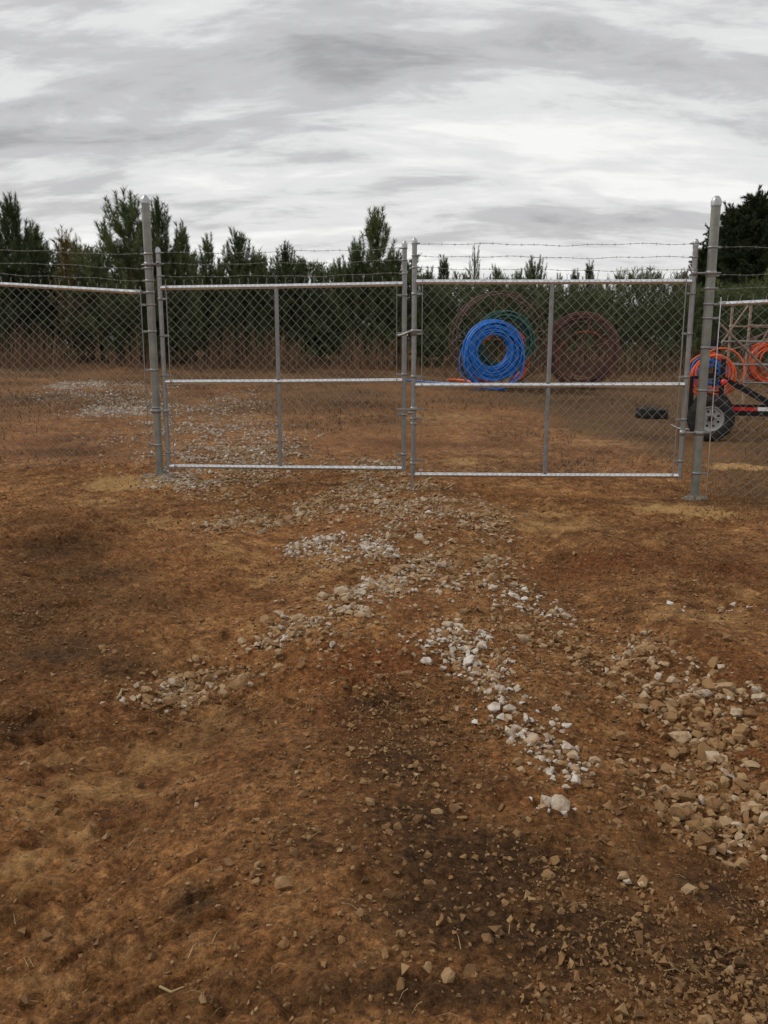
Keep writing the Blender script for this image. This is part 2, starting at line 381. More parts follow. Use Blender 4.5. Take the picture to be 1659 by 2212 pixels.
# ------------------------------------------------------------------ the ground sheet
def rows():
    ys = [-30, -12, -5, -2, -0.5, 0.4]; y = 1.0
    while y < 11: ys.append(y); y *= 1.0042
    while y < 45: ys.append(y); y *= 1.012
    while y < 900: ys.append(y); y *= 1.25
    return np.array(ys)
ys = rows()
s_in = np.linspace(-1, 1, 380)
s_all = np.concatenate([[-60, -18, -6, -3, -1.8, -1.3, -1.1], s_in, [1.1, 1.3, 1.8, 3, 6, 18, 60]])
half = np.maximum(1.35, 0.60 * np.abs(ys) + 0.75)
X = s_all[None, :] * half[:, None]; Y = np.repeat(ys[:, None], len(s_all), 1)
Z = ground_h(X.ravel(), Y.ravel()).reshape(X.shape)
nr, nc = X.shape
idx = np.arange(nr * nc).reshape(nr, nc)
faces = np.stack([idx[:-1, :-1], idx[:-1, 1:], idx[1:, 1:], idx[1:, :-1]], -1).reshape(-1, 4)
gme = mesh_np('ground', np.stack([X, Y, Z], -1).reshape(-1, 3), faces, True)
# where the soil is sandy, red, dark or grown over
SAND = [(960, 900, 160, 14, .45), (1300, 960, 170, 14, .42), (760, 900, 120, 14, .35), (1080, 980, 140, 12, .4), (420, 860, 140, 8, .3), (1120, 1110, 230, 30, .42), (1000, 1200, 200, 30, .36), (560, 1200, 170, 30, .36), (1560, 1330, 90, 30, .5), (450, 1540, 130, 50, .42), (350, 1610, 140, 60, .44), (250, 1690, 140, 70, .44), (130, 1790, 130, 80, .42), (40, 1920, 110, 90, .40), (700, 1190, 110, 22, .5), (980, 1260, 120, 20, .4), (1180, 1130, 200, 22, .5), (330, 1130, 140, 20, .45), (560, 900, 120, 14, .4), (1150, 1050, 120, 12, .4), (300, 1046, 95, 14, 1.3), (240, 1055, 80, 10, .7), (1450, 1100, 110, 12, .9), (1540, 1112, 60, 10, .9), (1600, 1012, 60, 7, 1.2), (640, 1230, 140, 25, .55), (480, 1180, 120, 22, .45),
        (110, 1720, 140, 90, .42), (140, 1640, 100, 50, .38), (60, 1850, 80, 60, .45), (200, 1090, 90, 14, .5), (1000, 1000, 70, 12, .6), (1480, 1330, 130, 30, .5), (1600, 1280, 70, 20, .45),
        (60, 2080, 110, 60, .4), (1050, 1200, 120, 25, .35), (700, 1290, 90, 14, .35), (950, 905, 120, 10, .35), (1250, 930, 140, 12, .35)]
RED = [(800, 1450, 170, 60, .7), (760, 1560, 150, 60, .6), (1300, 1210, 230, 28, .7), (1560, 1230, 130, 26, .6), (860, 960, 110, 16, .5), (1600, 1620, 70, 60, .6), (1130, 1390, 120, 25, .5), (1050, 1130, 160, 22, .35), (600, 1650, 200, 60, .35), (60, 950, 120, 12, .4), (1100, 1750, 200, 60, .3), (1590, 1450, 80, 60, .5)]
DARK = [(40, 1330, 330, 190, .42), (830, 2080, 800, 240, .30), (850, 1620, 260, 130, .35), (820, 1540, 110, 50, .6), (860, 1660, 130, 80, .65), (900, 1800, 150, 90, .7), (1000, 2000, 220, 110, .8), (1000, 2180, 420, 60, .7), (120, 1400, 170, 60, .6), (200, 1240, 160, 40, .5), (1250, 1880, 180, 90, .55), (1560, 2080, 140, 120, .7), (80, 1130, 120, 25, .45), (700, 870, 250, 10, .4), (1250, 870, 300, 10, .4), (1000, 960, 250, 12, .25), (120, 1190, 150, 40, .55), (70, 1330, 150, 80, .5), (300, 1300, 170, 45, .45), (260, 1430, 120, 40, .55), (40, 1560, 90, 45, .6), (900, 1600, 170, 45, .5), (1020, 1900, 220, 110, .85), (1250, 2050, 320, 120, .75), (600, 2180, 400, 70, .45), (1000, 1720, 200, 60, .45), (650, 1850, 120, 90, .45), (800, 1800, 150, 100, .45),
        (1560, 1900, 140, 110, .6), (700, 2080, 110, 80, .5), (430, 1960, 90, 60, .6), (350, 1780, 200, 70, .3), (230, 2020, 80, 50, .4), (100, 860, 90, 6, .8), (820, 1780, 90, 180, .35), (950, 2130, 300, 90, .45), (500, 1560, 160, 50, .35), (130, 975, 160, 14, .5), (1380, 1780, 140, 70, .35)]
fx, fy = X.ravel(), Y.ravel()
def field(lst):
    out = np.zeros(len(fx))
    for e in lst:
        cx, cy, rx, ry = blob(*e[:4])
        out = np.maximum(out, e[4] * np.exp(-(((fx - cx) / rx) ** 2 + ((fy - cy) / ry) ** 2) * 0.8))
    return out
colr = np.zeros((len(fx), 4), np.float32)
colr[:, 0] = field(SAND); colr[:, 1] = field(RED); colr[:, 2] = field(DARK)
gr = 0.50 * sstep(9.0, 18, fy) + 0.25 * sstep(16, 26, fy) + 0.75 * sstep(2.7, 4.0, fx) * sstep(6.0, 8.0, fy)
colr[:, 3] = np.clip(gr + 0.5 * fbm(fx, fy, 3.0, 3, 77) * sstep(8, 12, fy), 0, 1)
ca = gme.color_attributes.new('soil_mix', 'FLOAT_COLOR', 'POINT'); ca.data.foreach_set('color', colr.ravel())
ground = new_obj('ground', gme, 'soil'); tag(ground, 'reddish brown bare clay soil strewn with stones', None, None, 'structure')

# ------------------------------------------------------------------ stones and gravel
def hull_variant(seed, npts=13, flat=0.62):
    r = np.random.default_rng(seed); bm = bmesh.new()
    sx, sy, sz = 1.0, r.uniform(.6, .95), flat * r.uniform(.75, 1.2)
    for _ in range(npts):
        d = r.normal(size=3); d /= np.linalg.norm(d); d *= r.uniform(.85, 1.0)
        bm.verts.new((d[0] * sx, d[1] * sy, d[2] * sz))
    res = bmesh.ops.convex_hull(bm, input=bm.verts[:])
    junk = [e for e in res['geom_interior'] if isinstance(e, bmesh.types.BMVert)]
    if junk: bmesh.ops.delete(bm, geom=junk, context='VERTS')
    bmesh.ops.triangulate(bm, faces=bm.faces[:]); bmesh.ops.recalc_face_normals(bm, faces=bm.faces[:])
    bm.verts.index_update()
    V = np.array([v.co[:] for v in bm.verts]); F = np.array([[v.index for v in f.verts] for f in bm.faces]); bm.free()
    return V, F
HULLS = [hull_variant(100 + i, 15 + i % 4) for i in range(14)]
HULLS_LOW = [hull_variant(200 + i, 11) for i in range(16)]
CRUMB = [hull_variant(300 + i, 6, .8) for i in range(10)]
# patches of stone: centre, half size in photo pixels, cover, whiteness
PATCH = [(860, 1160, 160, 90, .16, .55), (960, 1300, 200, 70, .14, .5), (760, 1350, 130, 50, .12, .5), (560, 1060, 110, 40, .2, .5), (1120, 1480, 120, 90, .12, .5), (480, 1400, 160, 70, .12, .5), (1350, 1620, 160, 100, .14, .3), (1010, 1170, 110, 60, .15, .5), (235, 846, 95, 16, 1.0, 1), (270, 885, 70, 14, 1.0, 1), (170, 830, 40, 7, .8, 1), (440, 900, 90, 40, .6, .85), (500, 960, 100, 40, .9, .9), (560, 985, 80, 24, .6, .7), (420, 1035, 60, 18, .9, .85), (520, 1030, 70, 16, .5, .7),
         (520, 1120, 90, 25, .55, .45), (450, 1135, 40, 12, .6, .5), (690, 1085, 90, 28, .45, .5), (800, 1010, 80, 16, .5, .6), (840, 1045, 60, 18, .6, .6), (680, 1165, 42, 26, 1.1, .9), (765, 1172, 60, 18, .6, .8), (830, 1205, 90, 26, .45, .6),
         (820, 1290, 75, 25, 1.1, .9), (930, 1240, 90, 36, .6, .65), (890, 1110, 60, 40, .6, .65), (980, 1110, 60, 36, .4, .5), (500, 1370, 90, 24, .9, .65), (585, 1395, 75, 32, 1.1, .7), (650, 1370, 50, 22, .9, .75), (540, 1430, 50, 20, .8, .6),
         (340, 1475, 55, 26, .9, .5), (410, 1400, 60, 18, .35, .4), (1000, 1400, 90, 34, .7, .75), (1060, 1480, 45, 45, .9, .85), (1110, 1570, 50, 55, .9, .85), (1190, 1640, 60, 45, 1.0, .8), (1240, 1600, 60, 40, .4, .5),
         (1180, 1305, 50, 20, 1.0, .9), (1230, 1370, 70, 26, .5, .6), (1400, 1405, 70, 38, .95, .65), (1310, 1440, 80, 34, .6, .5), (1480, 1470, 80, 42, 1.0, .45), (1450, 1560, 110, 55, .8, .3), (1565, 1530, 70, 26, .7, .7), (1520, 1640, 110, 55, .9, .22),
         (1600, 1720, 70, 55, .9, .35), (1610, 1790, 60, 36, .8, .55), (1450, 1700, 60, 55, .5, .2), (1200, 1765, 36, 10, .6, 1), (1370, 1905, 28, 10, .6, .8), (1460, 1310, 20, 8, .10, 1), (1590, 1312, 40, 8, .10, .9), (770, 1440, 60, 20, .25, .4), (350, 1670, 40, 16, .25, .4), (560, 1930, 40, 20, .2, .4),
         (760, 1240, 60, 30, .4, .5), (960, 1330, 120, 40, .35, .5), (1330, 1340, 60, 25, .3, .5), (1380, 1530, 70, 50, .5, .4), (1250, 1690, 50, 30, .5, .5)]
BANDS = [([(300, 1490), (360, 1460), (430, 1420), (500, 1395), (570, 1388), (640, 1365), (700, 1335), (760, 1310), (830, 1285), (900, 1250), (940, 1210)], 34, .62, .62),
         ([(920, 1200), (900, 1140), (870, 1085), (845, 1045), (820, 1010)], 55, .30, .62), ([(430, 1150), (510, 1128), (600, 1105), (690, 1085), (780, 1060)], 26, .38, .5),
         ([(640, 1170), (690, 1162), (750, 1172), (830, 1195)], 30, .75, .85), ([(770, 1290), (830, 1288), (880, 1280)], 26, .9, .85), ([(960, 1105), (1010, 1150), (1000, 1200), (960, 1240)], 60, .22, .6),
         ([(900, 1370), (960, 1388), (1015, 1410), (1065, 1450), (1090, 1500), (1120, 1555), (1160, 1605), (1205, 1655), (1240, 1690)], 40, .80, .80), ([(960, 1270), (1050, 1285), (1130, 1292), (1200, 1305)], 36, .42, .75),
         ([(1120, 1360), (1200, 1378), (1270, 1405), (1330, 1440), (1390, 1490), (1450, 1540), (1500, 1600), (1560, 1670), (1620, 1750)], 62, .42, .42), ([(1330, 1365), (1400, 1388), (1440, 1420), (1490, 1465), (1560, 1510), (1635, 1535)], 36, .62, .68),
         ([(1500, 1500), (1560, 1580), (1620, 1640)], 60, .32, .3), ([(1380, 1600), (1450, 1680), (1540, 1740), (1620, 1800)], 60, .30, .28), ([(330, 1500), (420, 1470), (520, 1440), (600, 1420)], 40, .22, .4), ([(700, 1400), (760, 1450), (740, 1500)], 70, .10, .3)]
PATCH = [e for e in PATCH if e[1] < 1065 or e[4] < .25 or e[1] > 1690]
for pts, hw_, den_, wh_ in BANDS:
    for (ax, ay), (bx_, by_) in zip(pts[:-1], pts[1:]):
        m_ = max(1, int(math.hypot(bx_ - ax, by_ - ay) / 32))
        for q in range(m_):
            f = (q + .5) / m_; PATCH.append((ax + (bx_ - ax) * f + random.uniform(-8, 8), ay + (by_ - ay) * f + random.uniform(-5, 5), hw_ * 1.3 * random.uniform(.75, 1.25), hw_ * .55 * random.uniform(.8, 1.25), den_ * .72 * (.62 if pts[0][0] > 1100 else (1.9 if ay < 1330 else (1.35 if pts[0][0] < 700 else .95))), min(1, wh_ * (1.15 if ay < 1330 else 1.05))))
PW = [blob(*e[:4]) + e[4:] for e in PATCH]
def scatter(n, ymax, power):
    u = rng.random(n)
    y = (1.3 ** (1 - power) + u * (ymax ** (1 - power) - 1.3 ** (1 - power))) ** (1 / (1 - power))
    x = (rng.random(n) * 2 - 1) * (0.52 * y + 0.45)
    return x, y
SX, SY, SW, SS = [], [], [], []
for (cx, cy, rx, ry, den, wh) in PW:
    n_ = int(min(5000, den * math.pi * rx * ry * (5600 if cy < 9.3 else 4300)))
    rad = np.sqrt(rng.random(n_)) * (1 + .5 * np.abs(rng.normal(size=n_))); an = rng.random(n_) * 6.2832
    x, y = cx + rx * rad * np.cos(an), cy + ry * rad * np.sin(an)
    k = rng.random(n_) < np.clip(.62 + 2.0 * fbm(x, y, .30, 2, 55), .10, 1)
    SX.append(x[k]); SY.append(y[k]); SW.append(np.full(k.sum(), wh)); SS.append(np.full(k.sum(), 1.2 if cy > 9.3 else (1.12 if cx > .9 and cy < 4.8 else 1.0)))
x, y = scatter(26000, 11.0, 0.75)
k = rng.random(len(x)) < np.clip(.10 + 1.0 * fbm(x, y, .7, 3, 57) + .22 * np.exp(-((x - .1 - .05 * y) / (.22 * y)) ** 2), .02, .8)
SX.append(x[k]); SY.append(y[k]); SW.append(np.full(k.sum(), .12)); SS.append(np.full(k.sum(), .62))
xs, yy, wt, sf = [np.concatenate(v) for v in (SX, SY, SW, SS)]
sz = np.clip(np.exp(rng.normal(math.log(0.0112), 0.52, len(xs))) * sf, 0.004, 0.050)
zz = ground_h(xs, yy)
tone = np.clip(0.18 + 0.16 * (wt > .84) + 0.72 * wt * (0.40 + 0.85 * rng.random(len(xs))) + rng.normal(0, .15, len(xs)), 0, 1)
px, py, dd = to_px(xs, yy, zz)
vis = (px > 0) & (px < 1659) & (py < 2212)
order = np.argsort(-np.where(vis, sz / dd, 0))
single, rest = order[:300], order[300:]
def rot_rand(n):
    q = rng.normal(size=(n, 4)) * np.array([2.6, .5, .5, 2.0]); q /= np.linalg.norm(q, axis=1)[:, None]
    w_, a, b_, c_ = q.T
    return np.stack([np.stack([1 - 2 * (b_ * b_ + c_ * c_), 2 * (a * b_ - w_ * c_), 2 * (a * c_ + w_ * b_)], -1), np.stack([2 * (a * b_ + w_ * c_), 1 - 2 * (a * a + c_ * c_), 2 * (b_ * c_ - w_ * a)], -1),
                     np.stack([2 * (a * c_ - w_ * b_), 2 * (b_ * c_ + w_ * a), 1 - 2 * (a * a + b_ * b_)], -1)], 1)
def scatter_mesh(name, variants, ids, x, y, z, s, tones, sink, mat_name, parent):
    VV, FF, TT = [], [], []; off = 0
    var = rng.integers(0, len(variants), len(ids)); R = rot_rand(len(ids))
    for k, (V, F) in enumerate(variants):
        sel = np.where(var == k)[0]
        if not len(sel): continue
        i = ids[sel]
        P = np.einsum('nij,vj->nvi', R[sel], V) * s[i][:, None, None]
        P += np.stack([x[i], y[i], z[i] + s[i] * sink], -1)[:, None, :]
        n, v = P.shape[:2]
        VV.append(P.reshape(-1, 3)); FF.append((F[None] + (np.arange(n) * v)[:, None, None] + off).reshape(-1, 3)); TT.append(np.repeat(tones[i], v)); off += n * v
    me = mesh_np(name, np.concatenate(VV), np.concatenate(FF))
    tt = np.concatenate(TT); cc = np.stack([tt, tt, tt, np.ones_like(tt)], -1).astype(np.float32)
    me.color_attributes.new('tone', 'FLOAT_COLOR', 'POINT').data.foreach_set('color', cc.ravel())
    o = new_obj(name, me, mat_name, parent); o['kind'] = 'stuff'; return o
scatter_mesh('gravel', HULLS_LOW, rest, xs, yy, zz, sz, tone, 0.24, 'gravel', ground)
stone_meshes = []
for k, (V, F) in enumerate(HULLS):
    me = mesh_np('stone', V, F); me.materials.append(MATS['stone']); stone_meshes.append(me)
for i in single:
    o = bpy.data.objects.new('stone', stone_meshes[int(rng.integers(0, len(HULLS)))])
    o.location = (xs[i], yy[i], zz[i] + sz[i] * 0.16); s_ = float(sz[i]); o.scale = (s_, s_, s_)
    o.rotation_euler = (rng.normal(0, .35), rng.normal(0, .35), rng.uniform(0, 6.28)); o['tone'] = float(tone[i])
    link(o, ground)
# crumbs of soil
xc, yc = scatter(120000, 10.5, 0.9)
kc = rng.random(len(xc)) < np.clip(0.5 + 1.6 * fbm(xc, yc, 0.8, 2, 91), 0.08, 1)
xc, yc = xc[kc], yc[kc]; sc_ = np.clip(np.exp(rng.normal(math.log(0.0058), 0.5, len(xc))), 0.002, 0.022)
tn = np.clip(rng.normal(0.24, 0.12, len(xc)), 0.02, 0.7)
scatter_mesh('soil_crumbs', CRUMB, np.arange(len(xc)), xc, yc, ground_h(xc, yc), sc_, tn, 0.25, 'gravel', ground)

# ------------------------------------------------------------------ blades: grass, straw, stalks
def blades(name, x, y, z, length, width, lean, matn, seed=0, parent=None, segs=2):
    r = np.random.default_rng(seed); n = len(x)
    az = r.uniform(0, 2 * math.pi, n); ln = length * r.uniform(.6, 1.2, n) if np.isscalar(length) else length
    le = lean * r.uniform(.3, 1.2, n) if np.isscalar(lean) else lean
    d = np.stack([np.cos(az), np.sin(az)], -1); side = np.stack([-d[:, 1], d[:, 0]], -1) * (width / 2)
    P = []
    for k in range(segs + 1):
        f = k / segs; a = le * (0.5 + 0.5 * f)
        h = ln * f * np.cos(a); o = ln * f * np.sin(a)
        cx, cy, cz = x + d[:, 0] * o, y + d[:, 1] * o, z + h
        wd = 1 - f * 0.85
        P += [np.stack([cx - side[:, 0] * wd, cy - side[:, 1] * wd, cz], -1), np.stack([cx + side[:, 0] * wd, cy + side[:, 1] * wd, cz], -1)]
    P = np.stack(P, 1); m_ = P.shape[1]
    q = np.array([[2 * k, 2 * k + 1, 2 * k + 3, 2 * k + 2] for k in range(segs)])
    F = (q[None] + (np.arange(n) * m_)[:, None, None]).reshape(-1, 4)
    return new_obj(name, mesh_np(name, P.reshape(-1, 3), F), matn, parent)
n = 60000
yg = 9.5 + 20 * rng.random(n) ** 0.8; xg = (rng.random(n) * 2 - 1) * (0.55 * yg + 1)
kg = rng.random(n) < np.clip(0.25 + 1.6 * fbm(xg, yg, 1.8, 3, 61) + 0.25 * sstep(14, 24, yg), 0.02, 1) * np.where((xg < 1.2) & (xg > -3.6) & (yg < 13), .12, 1)
xg, yg = xg[kg], yg[kg]
o = blades('dry_grass', xg, yg, ground_h(xg, yg) - 0.005, 0.13, 0.013, 1.2, 'dry_grass', 5)
tag(o, 'short dry brown grass on the yard beyond the gate', 'grass', None, 'stuff')
n = 5200
yg = 6.6 + 3.4 * rng.random(n); xg = 2.7 + 2.9 * rng.random(n) ** 0.8
o = blades('grass_verge', xg, yg, ground_h(xg, yg) - 0.004, 0.06, 0.005, 1.2, 'dry_grass', 6)
tag(o, 'thin dry grass along the foot of the fence on the right', 'grass', None, 'stuff')
n = 190
xg, yg = scatter(n, 8.5, 0.9)
o = blades('straw', xg, yg, ground_h(xg, yg) + 0.003, 0.05, 0.0018, np.full(n, 1.5), 'straw', 7)
tag(o, 'loose bits of pale straw lying on the soil', 'straw', None, 'stuff')
def stick(pts, r, label, name='stick'):
    P = []
    for (a, b_) in pts:
        q = ground_pt(a, b_); P.append(Vector((q.x, q.y, float(ground_h(q.x, q.y)) + r * 1.2)))
    mb = MB(); mb.tube(P, [r, r * .9, r * .6][:len(P)] if len(P) == 3 else r, 6); o = mb.build(name, 'straw'); tag(o, label, 'stick')
stick([(345, 2140), (370, 2150), (398, 2158)], .0035, 'pale dry stick lying near the bottom left of the bare soil')
stick([(252, 1503), (257, 1490), (263, 1478)], .006, 'yellow dry stalk lying left of the lower gravel patch')
stick([(930, 1052), (960, 1062), (985, 1048)], .012, 'dark bent twig on the soil below the right gate leaf')

# ------------------------------------------------------------------ gate posts, gate leaves, fences
POST_L = Vector((-2.39, 8.84)); POST_R = Vector((3.02, 8.02))
def band(parent, x, y, z, r, ear, name='tension_band', ht=0.022, mat_='galvanised'):
    """ring clamped round a pipe with a flat ear reaching to the tension bar (ear = dx, dy)"""
    mb = MB(); M = Matrix.Translation((x, y, z))
    mb.lathe([(r + .001, -ht / 2), (r + .0045, -ht / 2), (r + .0045, ht / 2), (r + .001, ht / 2)], 14, M)
    if ear:
        e = Vector((ear[0], ear[1], 0)); u = e.normalized()
        mb.bar(Vector((x, y, z)) + u * (r * .8), Vector((x, y, z)) + e, 0.012, ht, .002)
        mb.tube([Vector((x, y, z)) + e * .93 + Vector((-u.y, u.x, 0)) * .022, Vector((x, y, z)) + e * .93 - Vector((-u.y, u.x, 0)) * .022], .006, 6)
    return mb.build(name, mat_, parent)
def gate_post(P, r, ztop, label, capstyle):
    z0 = float(ground_h(P.x, P.y))
    t_ = thing('gate_post', label, 'post', (P.x, P.y, z0), 0, 'large gate posts'); h = ztop - z0
    MB().tube([(0, 0, -.25), (0, 0, h * .5), (0, 0, h)], r, 24).build('pipe', 'galvanised_post', t_)
    mb = MB()
    if capstyle == 'cone': pr = [(r + .006, -.035), (r + .006, .0), (r * .98, .014), (r * .70, .030), (r * .30, .048), (0.001, .056)]
    else: pr = [(r + .005, -.04), (r + .006, .0), (r * .93, .018), (r * .72, .036), (r * .38, .047), (0.001, .050)]
    mb.lathe(pr, 24, Matrix.Translation((0, 0, h + .002))); mb.build('cap', 'aluminium', t_)
    return t_, z0
pl, zl = gate_post(POST_L, .041, 2.80, 'thick galvanised gate post with pointed cap, left of the gate', 'cone')
pr_, zr = gate_post(POST_R, .042, 2.66, 'thick galvanised gate post with domed cap, right of the gate', 'dome')
def footing(parent, z0, seed, rad, P):
    r = np.random.default_rng(seed); n = 26; V = []; F = []
    prof = [(1.0, -.05), (.92, .0), (.72, .018), (.5, .03), (.3, .05)]
    for q, (f, h) in enumerate(prof):
        for k in range(n):
            a = 2 * math.pi * k / n
            rr_ = rad * f * (1 + .22 * math.sin(a * 3 + seed) + .10 * math.sin(a * 7 + seed * 2) + r.normal(0, .05))
            x, y = rr_ * math.cos(a) * 1.25, rr_ * math.sin(a)
            V.append((x, y, float(ground_h(P.x + x, P.y + y)) - z0 + h + r.normal(0, .006)))
    for q in range(len(prof) - 1):
        for k in range(n): F.append((q * n + k, q * n + (k + 1) % n, (q + 1) * n + (k + 1) % n, (q + 1) * n + k))
    F.append(tuple((len(prof) - 1) * n + k for k in range(n)))
    me = bpy.data.meshes.new('footing'); me.from_pydata(V, [], F); me.update(); o = new_obj('footing', me, 'concrete', parent)
    o['label'] = 'grey lumpy concrete collar at the foot of the post'
footing(pl, zl, 3, .15, POST_L); footing(pr_, zr, 8, .10, POST_R)

def lerp(a, b_, f): return a + (b_ - a) * f
def chain_mesh(parent, BL, BR, TL, TR, pitch, vpitch, wire=.0020, stub=True, seed=0, off=Vector((0, 0, 0))):
    """woven wire: zigzag wires hooked into each other, twisted ends standing above the top"""
    BL, BR, TL, TR = [Vector(v) + off for v in (BL, BR, TL, TR)]
    Wd = ((BR - BL).length + (TR - TL).length) / 2; Ht = ((TL - BL).length + (TR - BR).length) / 2
    nc_ = max(2, round(Wd / (pitch / 2))); nrw = max(2, round(Ht / (vpitch / 2)))
    nrm = (BR - BL).cross(TL - BL).normalized()
    if nrm.y > 0: nrm = -nrm
    r = np.random.default_rng(seed); VV = []; FF = []
    def pt(i, j, dz):
        u = i / nc_; v = j / nrw
        p = lerp(lerp(BL, BR, u), lerp(TL, TR, u), v)
        s1 = .006 * math.sin(u * 9 + v * 5 + seed) ; s2 = .005 * math.sin(v * 11 + u * 4 + seed)
        return p + nrm * (dz + .008 * math.sin(u * 7 + seed) * math.sin(v * 3.1)) + (BR - BL).normalized() * s1 + Vector((0, 0, s2))
    def seg(a, b_, rad):
        d = (b_ - a).normalized(); e1 = nrm.cross(d).normalized(); e2 = nrm
        b0 = len(VV)
        for p in (a, b_):
            for k in range(4):
                an = math.pi / 4 + math.pi / 2 * k
                VV.append(p + (e1 * math.cos(an) + e2 * math.sin(an)) * rad)
        for k in range(4): FF.append((b0 + k, b0 + (k + 1) % 4, b0 + 4 + (k + 1) % 4, b0 + 4 + k))
    for k in range(nc_):
        for j in range(nrw):
            ia = k + ((j + k) % 2); ib = k + ((j + 1 + k) % 2)
            s_ = 1 if ib > ia else -1
            seg(pt(ia, j, .0025 * s_), pt(ib, j + 1, .0025 * s_), wire)
    if stub:
        for k in range(nc_ + 1):
            if (nrw + k) % 2 == 0:
                p = pt(k, nrw, 0); up = Vector((r.normal(0, .004), 0, .026 + r.uniform(0, .008)))
                seg(p, p + up, wire * 1.5)
                for sx in (-1, 1): seg(p + up, p + up + Vector((sx * .011 + r.normal(0, .003), r.normal(0, .006), .016 + r.normal(0, .004))), wire * .9)
    me = mesh_np('chain_link_mesh', [tuple(v) for v in VV], FF)
    return new_obj('chain_link_mesh', me, 'galvanised_wire', parent)
def barbed(parent, a, b_, sag=.02, seed=0):
    """two thin wires twisted round each other with four-point barbs"""
    a, b_ = Vector(a), Vector(b_); ln = (b_ - a).length; r = np.random.default_rng(seed); mb = MB()
    n_ = int(ln / .02); d = (b_ - a).normalized(); e = Vector((0, 0, 1)); f = d.cross(e).normalized()
    def mid(s): return lerp(a, b_, s) + e * (-sag * 4 * s * (1 - s) + .006 * math.sin(s * ln * 5 + seed) + .004 * math.sin(s * ln * 13 + seed * 3)) + f * (.006 * math.sin(s * ln * 4 + seed * 2))
    for ph in (0, math.pi):
        mb.tube([mid(i / n_) + (e * math.cos(i * .9 + ph) + f * math.sin(i * .9 + ph)) * .0016 for i in range(n_ + 1)], .0012, 4)
    s = .06
    while s < ln - .04:
        p = mid(s / ln); aa = r.uniform(0, 3.14)
        for q in (0, 1):
            dr = e * math.cos(aa + q * 1.5) + f * math.sin(aa + q * 1.5); o_ = d * (.006 * (q - .5))
            mb.tube([p + o_ - dr * .016, p + o_ + dr * .016], .0011, 4)
        mb.tube([p - d * .009, p + d * .007], .0030, 6)
        s += .125 * r.uniform(.9, 1.1)
    return mb.build('barbed_wire', 'galvanised_wire', parent)

def gate_leaf(label, hinge, free, tops, mids, bots, stile_top, stile_bot, mid_x, wires, hinge_right, seed, drop=None):
    """hinge/free: ground plan of the two stiles. heights given for each end (hinge, free)"""
    hx, hy = hinge; fx_, fy_ = free
    t_ = thing('gate_leaf', label, 'gate', (hx, hy, 0), 0, 'chain link gate leaves')
    O = Vector((hx, hy, 0)); H = Vector((0, 0, 0)); F_ = Vector((fx_ - hx, fy_ - hy, 0)); d = F_.normalized(); R = .0235
    z = lambda v, h: Vector((v.x, v.y, h))
    for v, zt, zb in ((H, stile_top[0], stile_bot[0]), (F_, stile_top[1], stile_bot[1])):
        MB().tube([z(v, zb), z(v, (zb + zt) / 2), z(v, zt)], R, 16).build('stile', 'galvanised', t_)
        MB().lathe([(R + .004, -.03), (R + .004, .004), (R * .85, .022), (R * .4, .033), (.001, .035)], 16, Matrix.Translation(z(v, zt))).build('cap', 'aluminium', t_)
    for hs_ in (tops, mids, bots):
        MB().tube([z(H, hs_[0]) + d * R * .7, z((H + F_) / 2, (hs_[0] + hs_[1]) / 2 - .003), z(F_, hs_[1]) - d * R * .7], R * .93, 16).build('rail', 'galvanised_sky_bright', t_)
    m0 = lerp(H, F_, mid_x); za = lerp(tops[0], tops[1], mid_x) - R; zm = lerp(mids[0], mids[1], mid_x); zb = lerp(bots[0], bots[1], mid_x) + R
    MB().tube([z(m0, zb - .005), z(m0, zm - R)], R * .85, 14).build('centre_upright', 'galvanised', t_)
    MB().tube([z(m0, zm + R), z(m0, za + .005)], R * .85, 14).build('centre_upright', 'galvanised', t_)
    off = Vector((0, -.034, 0)); g_ = .075
    a, b_ = H + d * g_, F_ - d * g_
    for v, zt, zb2 in ((a, tops[0], bots[0]), (b_, tops[1], bots[1])):
        MB().bar(z(v, zb2 - .02) + off, z(v, zt + .03) + off, .018, .006, .001).build('tension_bar', 'galvanised', t_)
    left_first = (a, b_) if not hinge_right else (b_, a)
    zt = (tops if not hinge_right else tops[::-1]); zb2 = (bots if not hinge_right else bots[::-1])
    chain_mesh(t_, z(left_first[0], zb2[0] - .015), z(left_first[1], zb2[1] - .015), z(left_first[0], zt[0] + .03), z(left_first[1], zt[1] + .03), .0965, .0975, seed=seed, off=off)
    for v, dd_, zt_, zb_ in ((H, d, tops[0], bots[0]), (F_, -d, tops[1], bots[1])):
        for f in (.08, .30, .52, .74, .94):
            e = dd_ * g_ + off
            band(t_, v.x, v.y, lerp(zb_, zt_, f), R, (e.x, e.y))
    for k, (w0, w1) in enumerate(wires):
        band(t_, 0, 0, w0, R, (d.x * .05, d.y * .05), 'wire_clip', .016); band(t_, F_.x, F_.y, w1, R, (-d.x * .05, -d.y * .05), 'wire_clip', .016)
        barbed(t_, z(H + d * .05, w0), z(F_ - d * .05, w1), .012, seed + k)
    return t_, d, F_
def zat(px, py, Y): return at(px, py, Y).z
HL = (at(352, 760, 8.80).x, 8.80); FL = (at(873, 760, 8.42).x, 8.42)
leafL, dL, FLv = gate_leaf('left leaf of the chain link gate, white gravel patch behind it', HL, FL, (zat(350, 622, 8.8), zat(870, 613, 8.42)), (zat(350, 825, 8.8), zat(870, 822, 8.42)), (zat(374, 1007, 8.8), zat(872, 1012, 8.42)),
    (zat(341, 541, 8.8), zat(875, 528, 8.42)), (zat(373, 1015, 8.8), zat(873, 1017, 8.42)), .487,
    [(zat(341, 546, 8.8), zat(875, 536, 8.42)), (zat(341, 570, 8.8), zat(875, 562, 8.42)), (zat(341, 596, 8.8), zat(875, 591, 8.42))], False, 1)
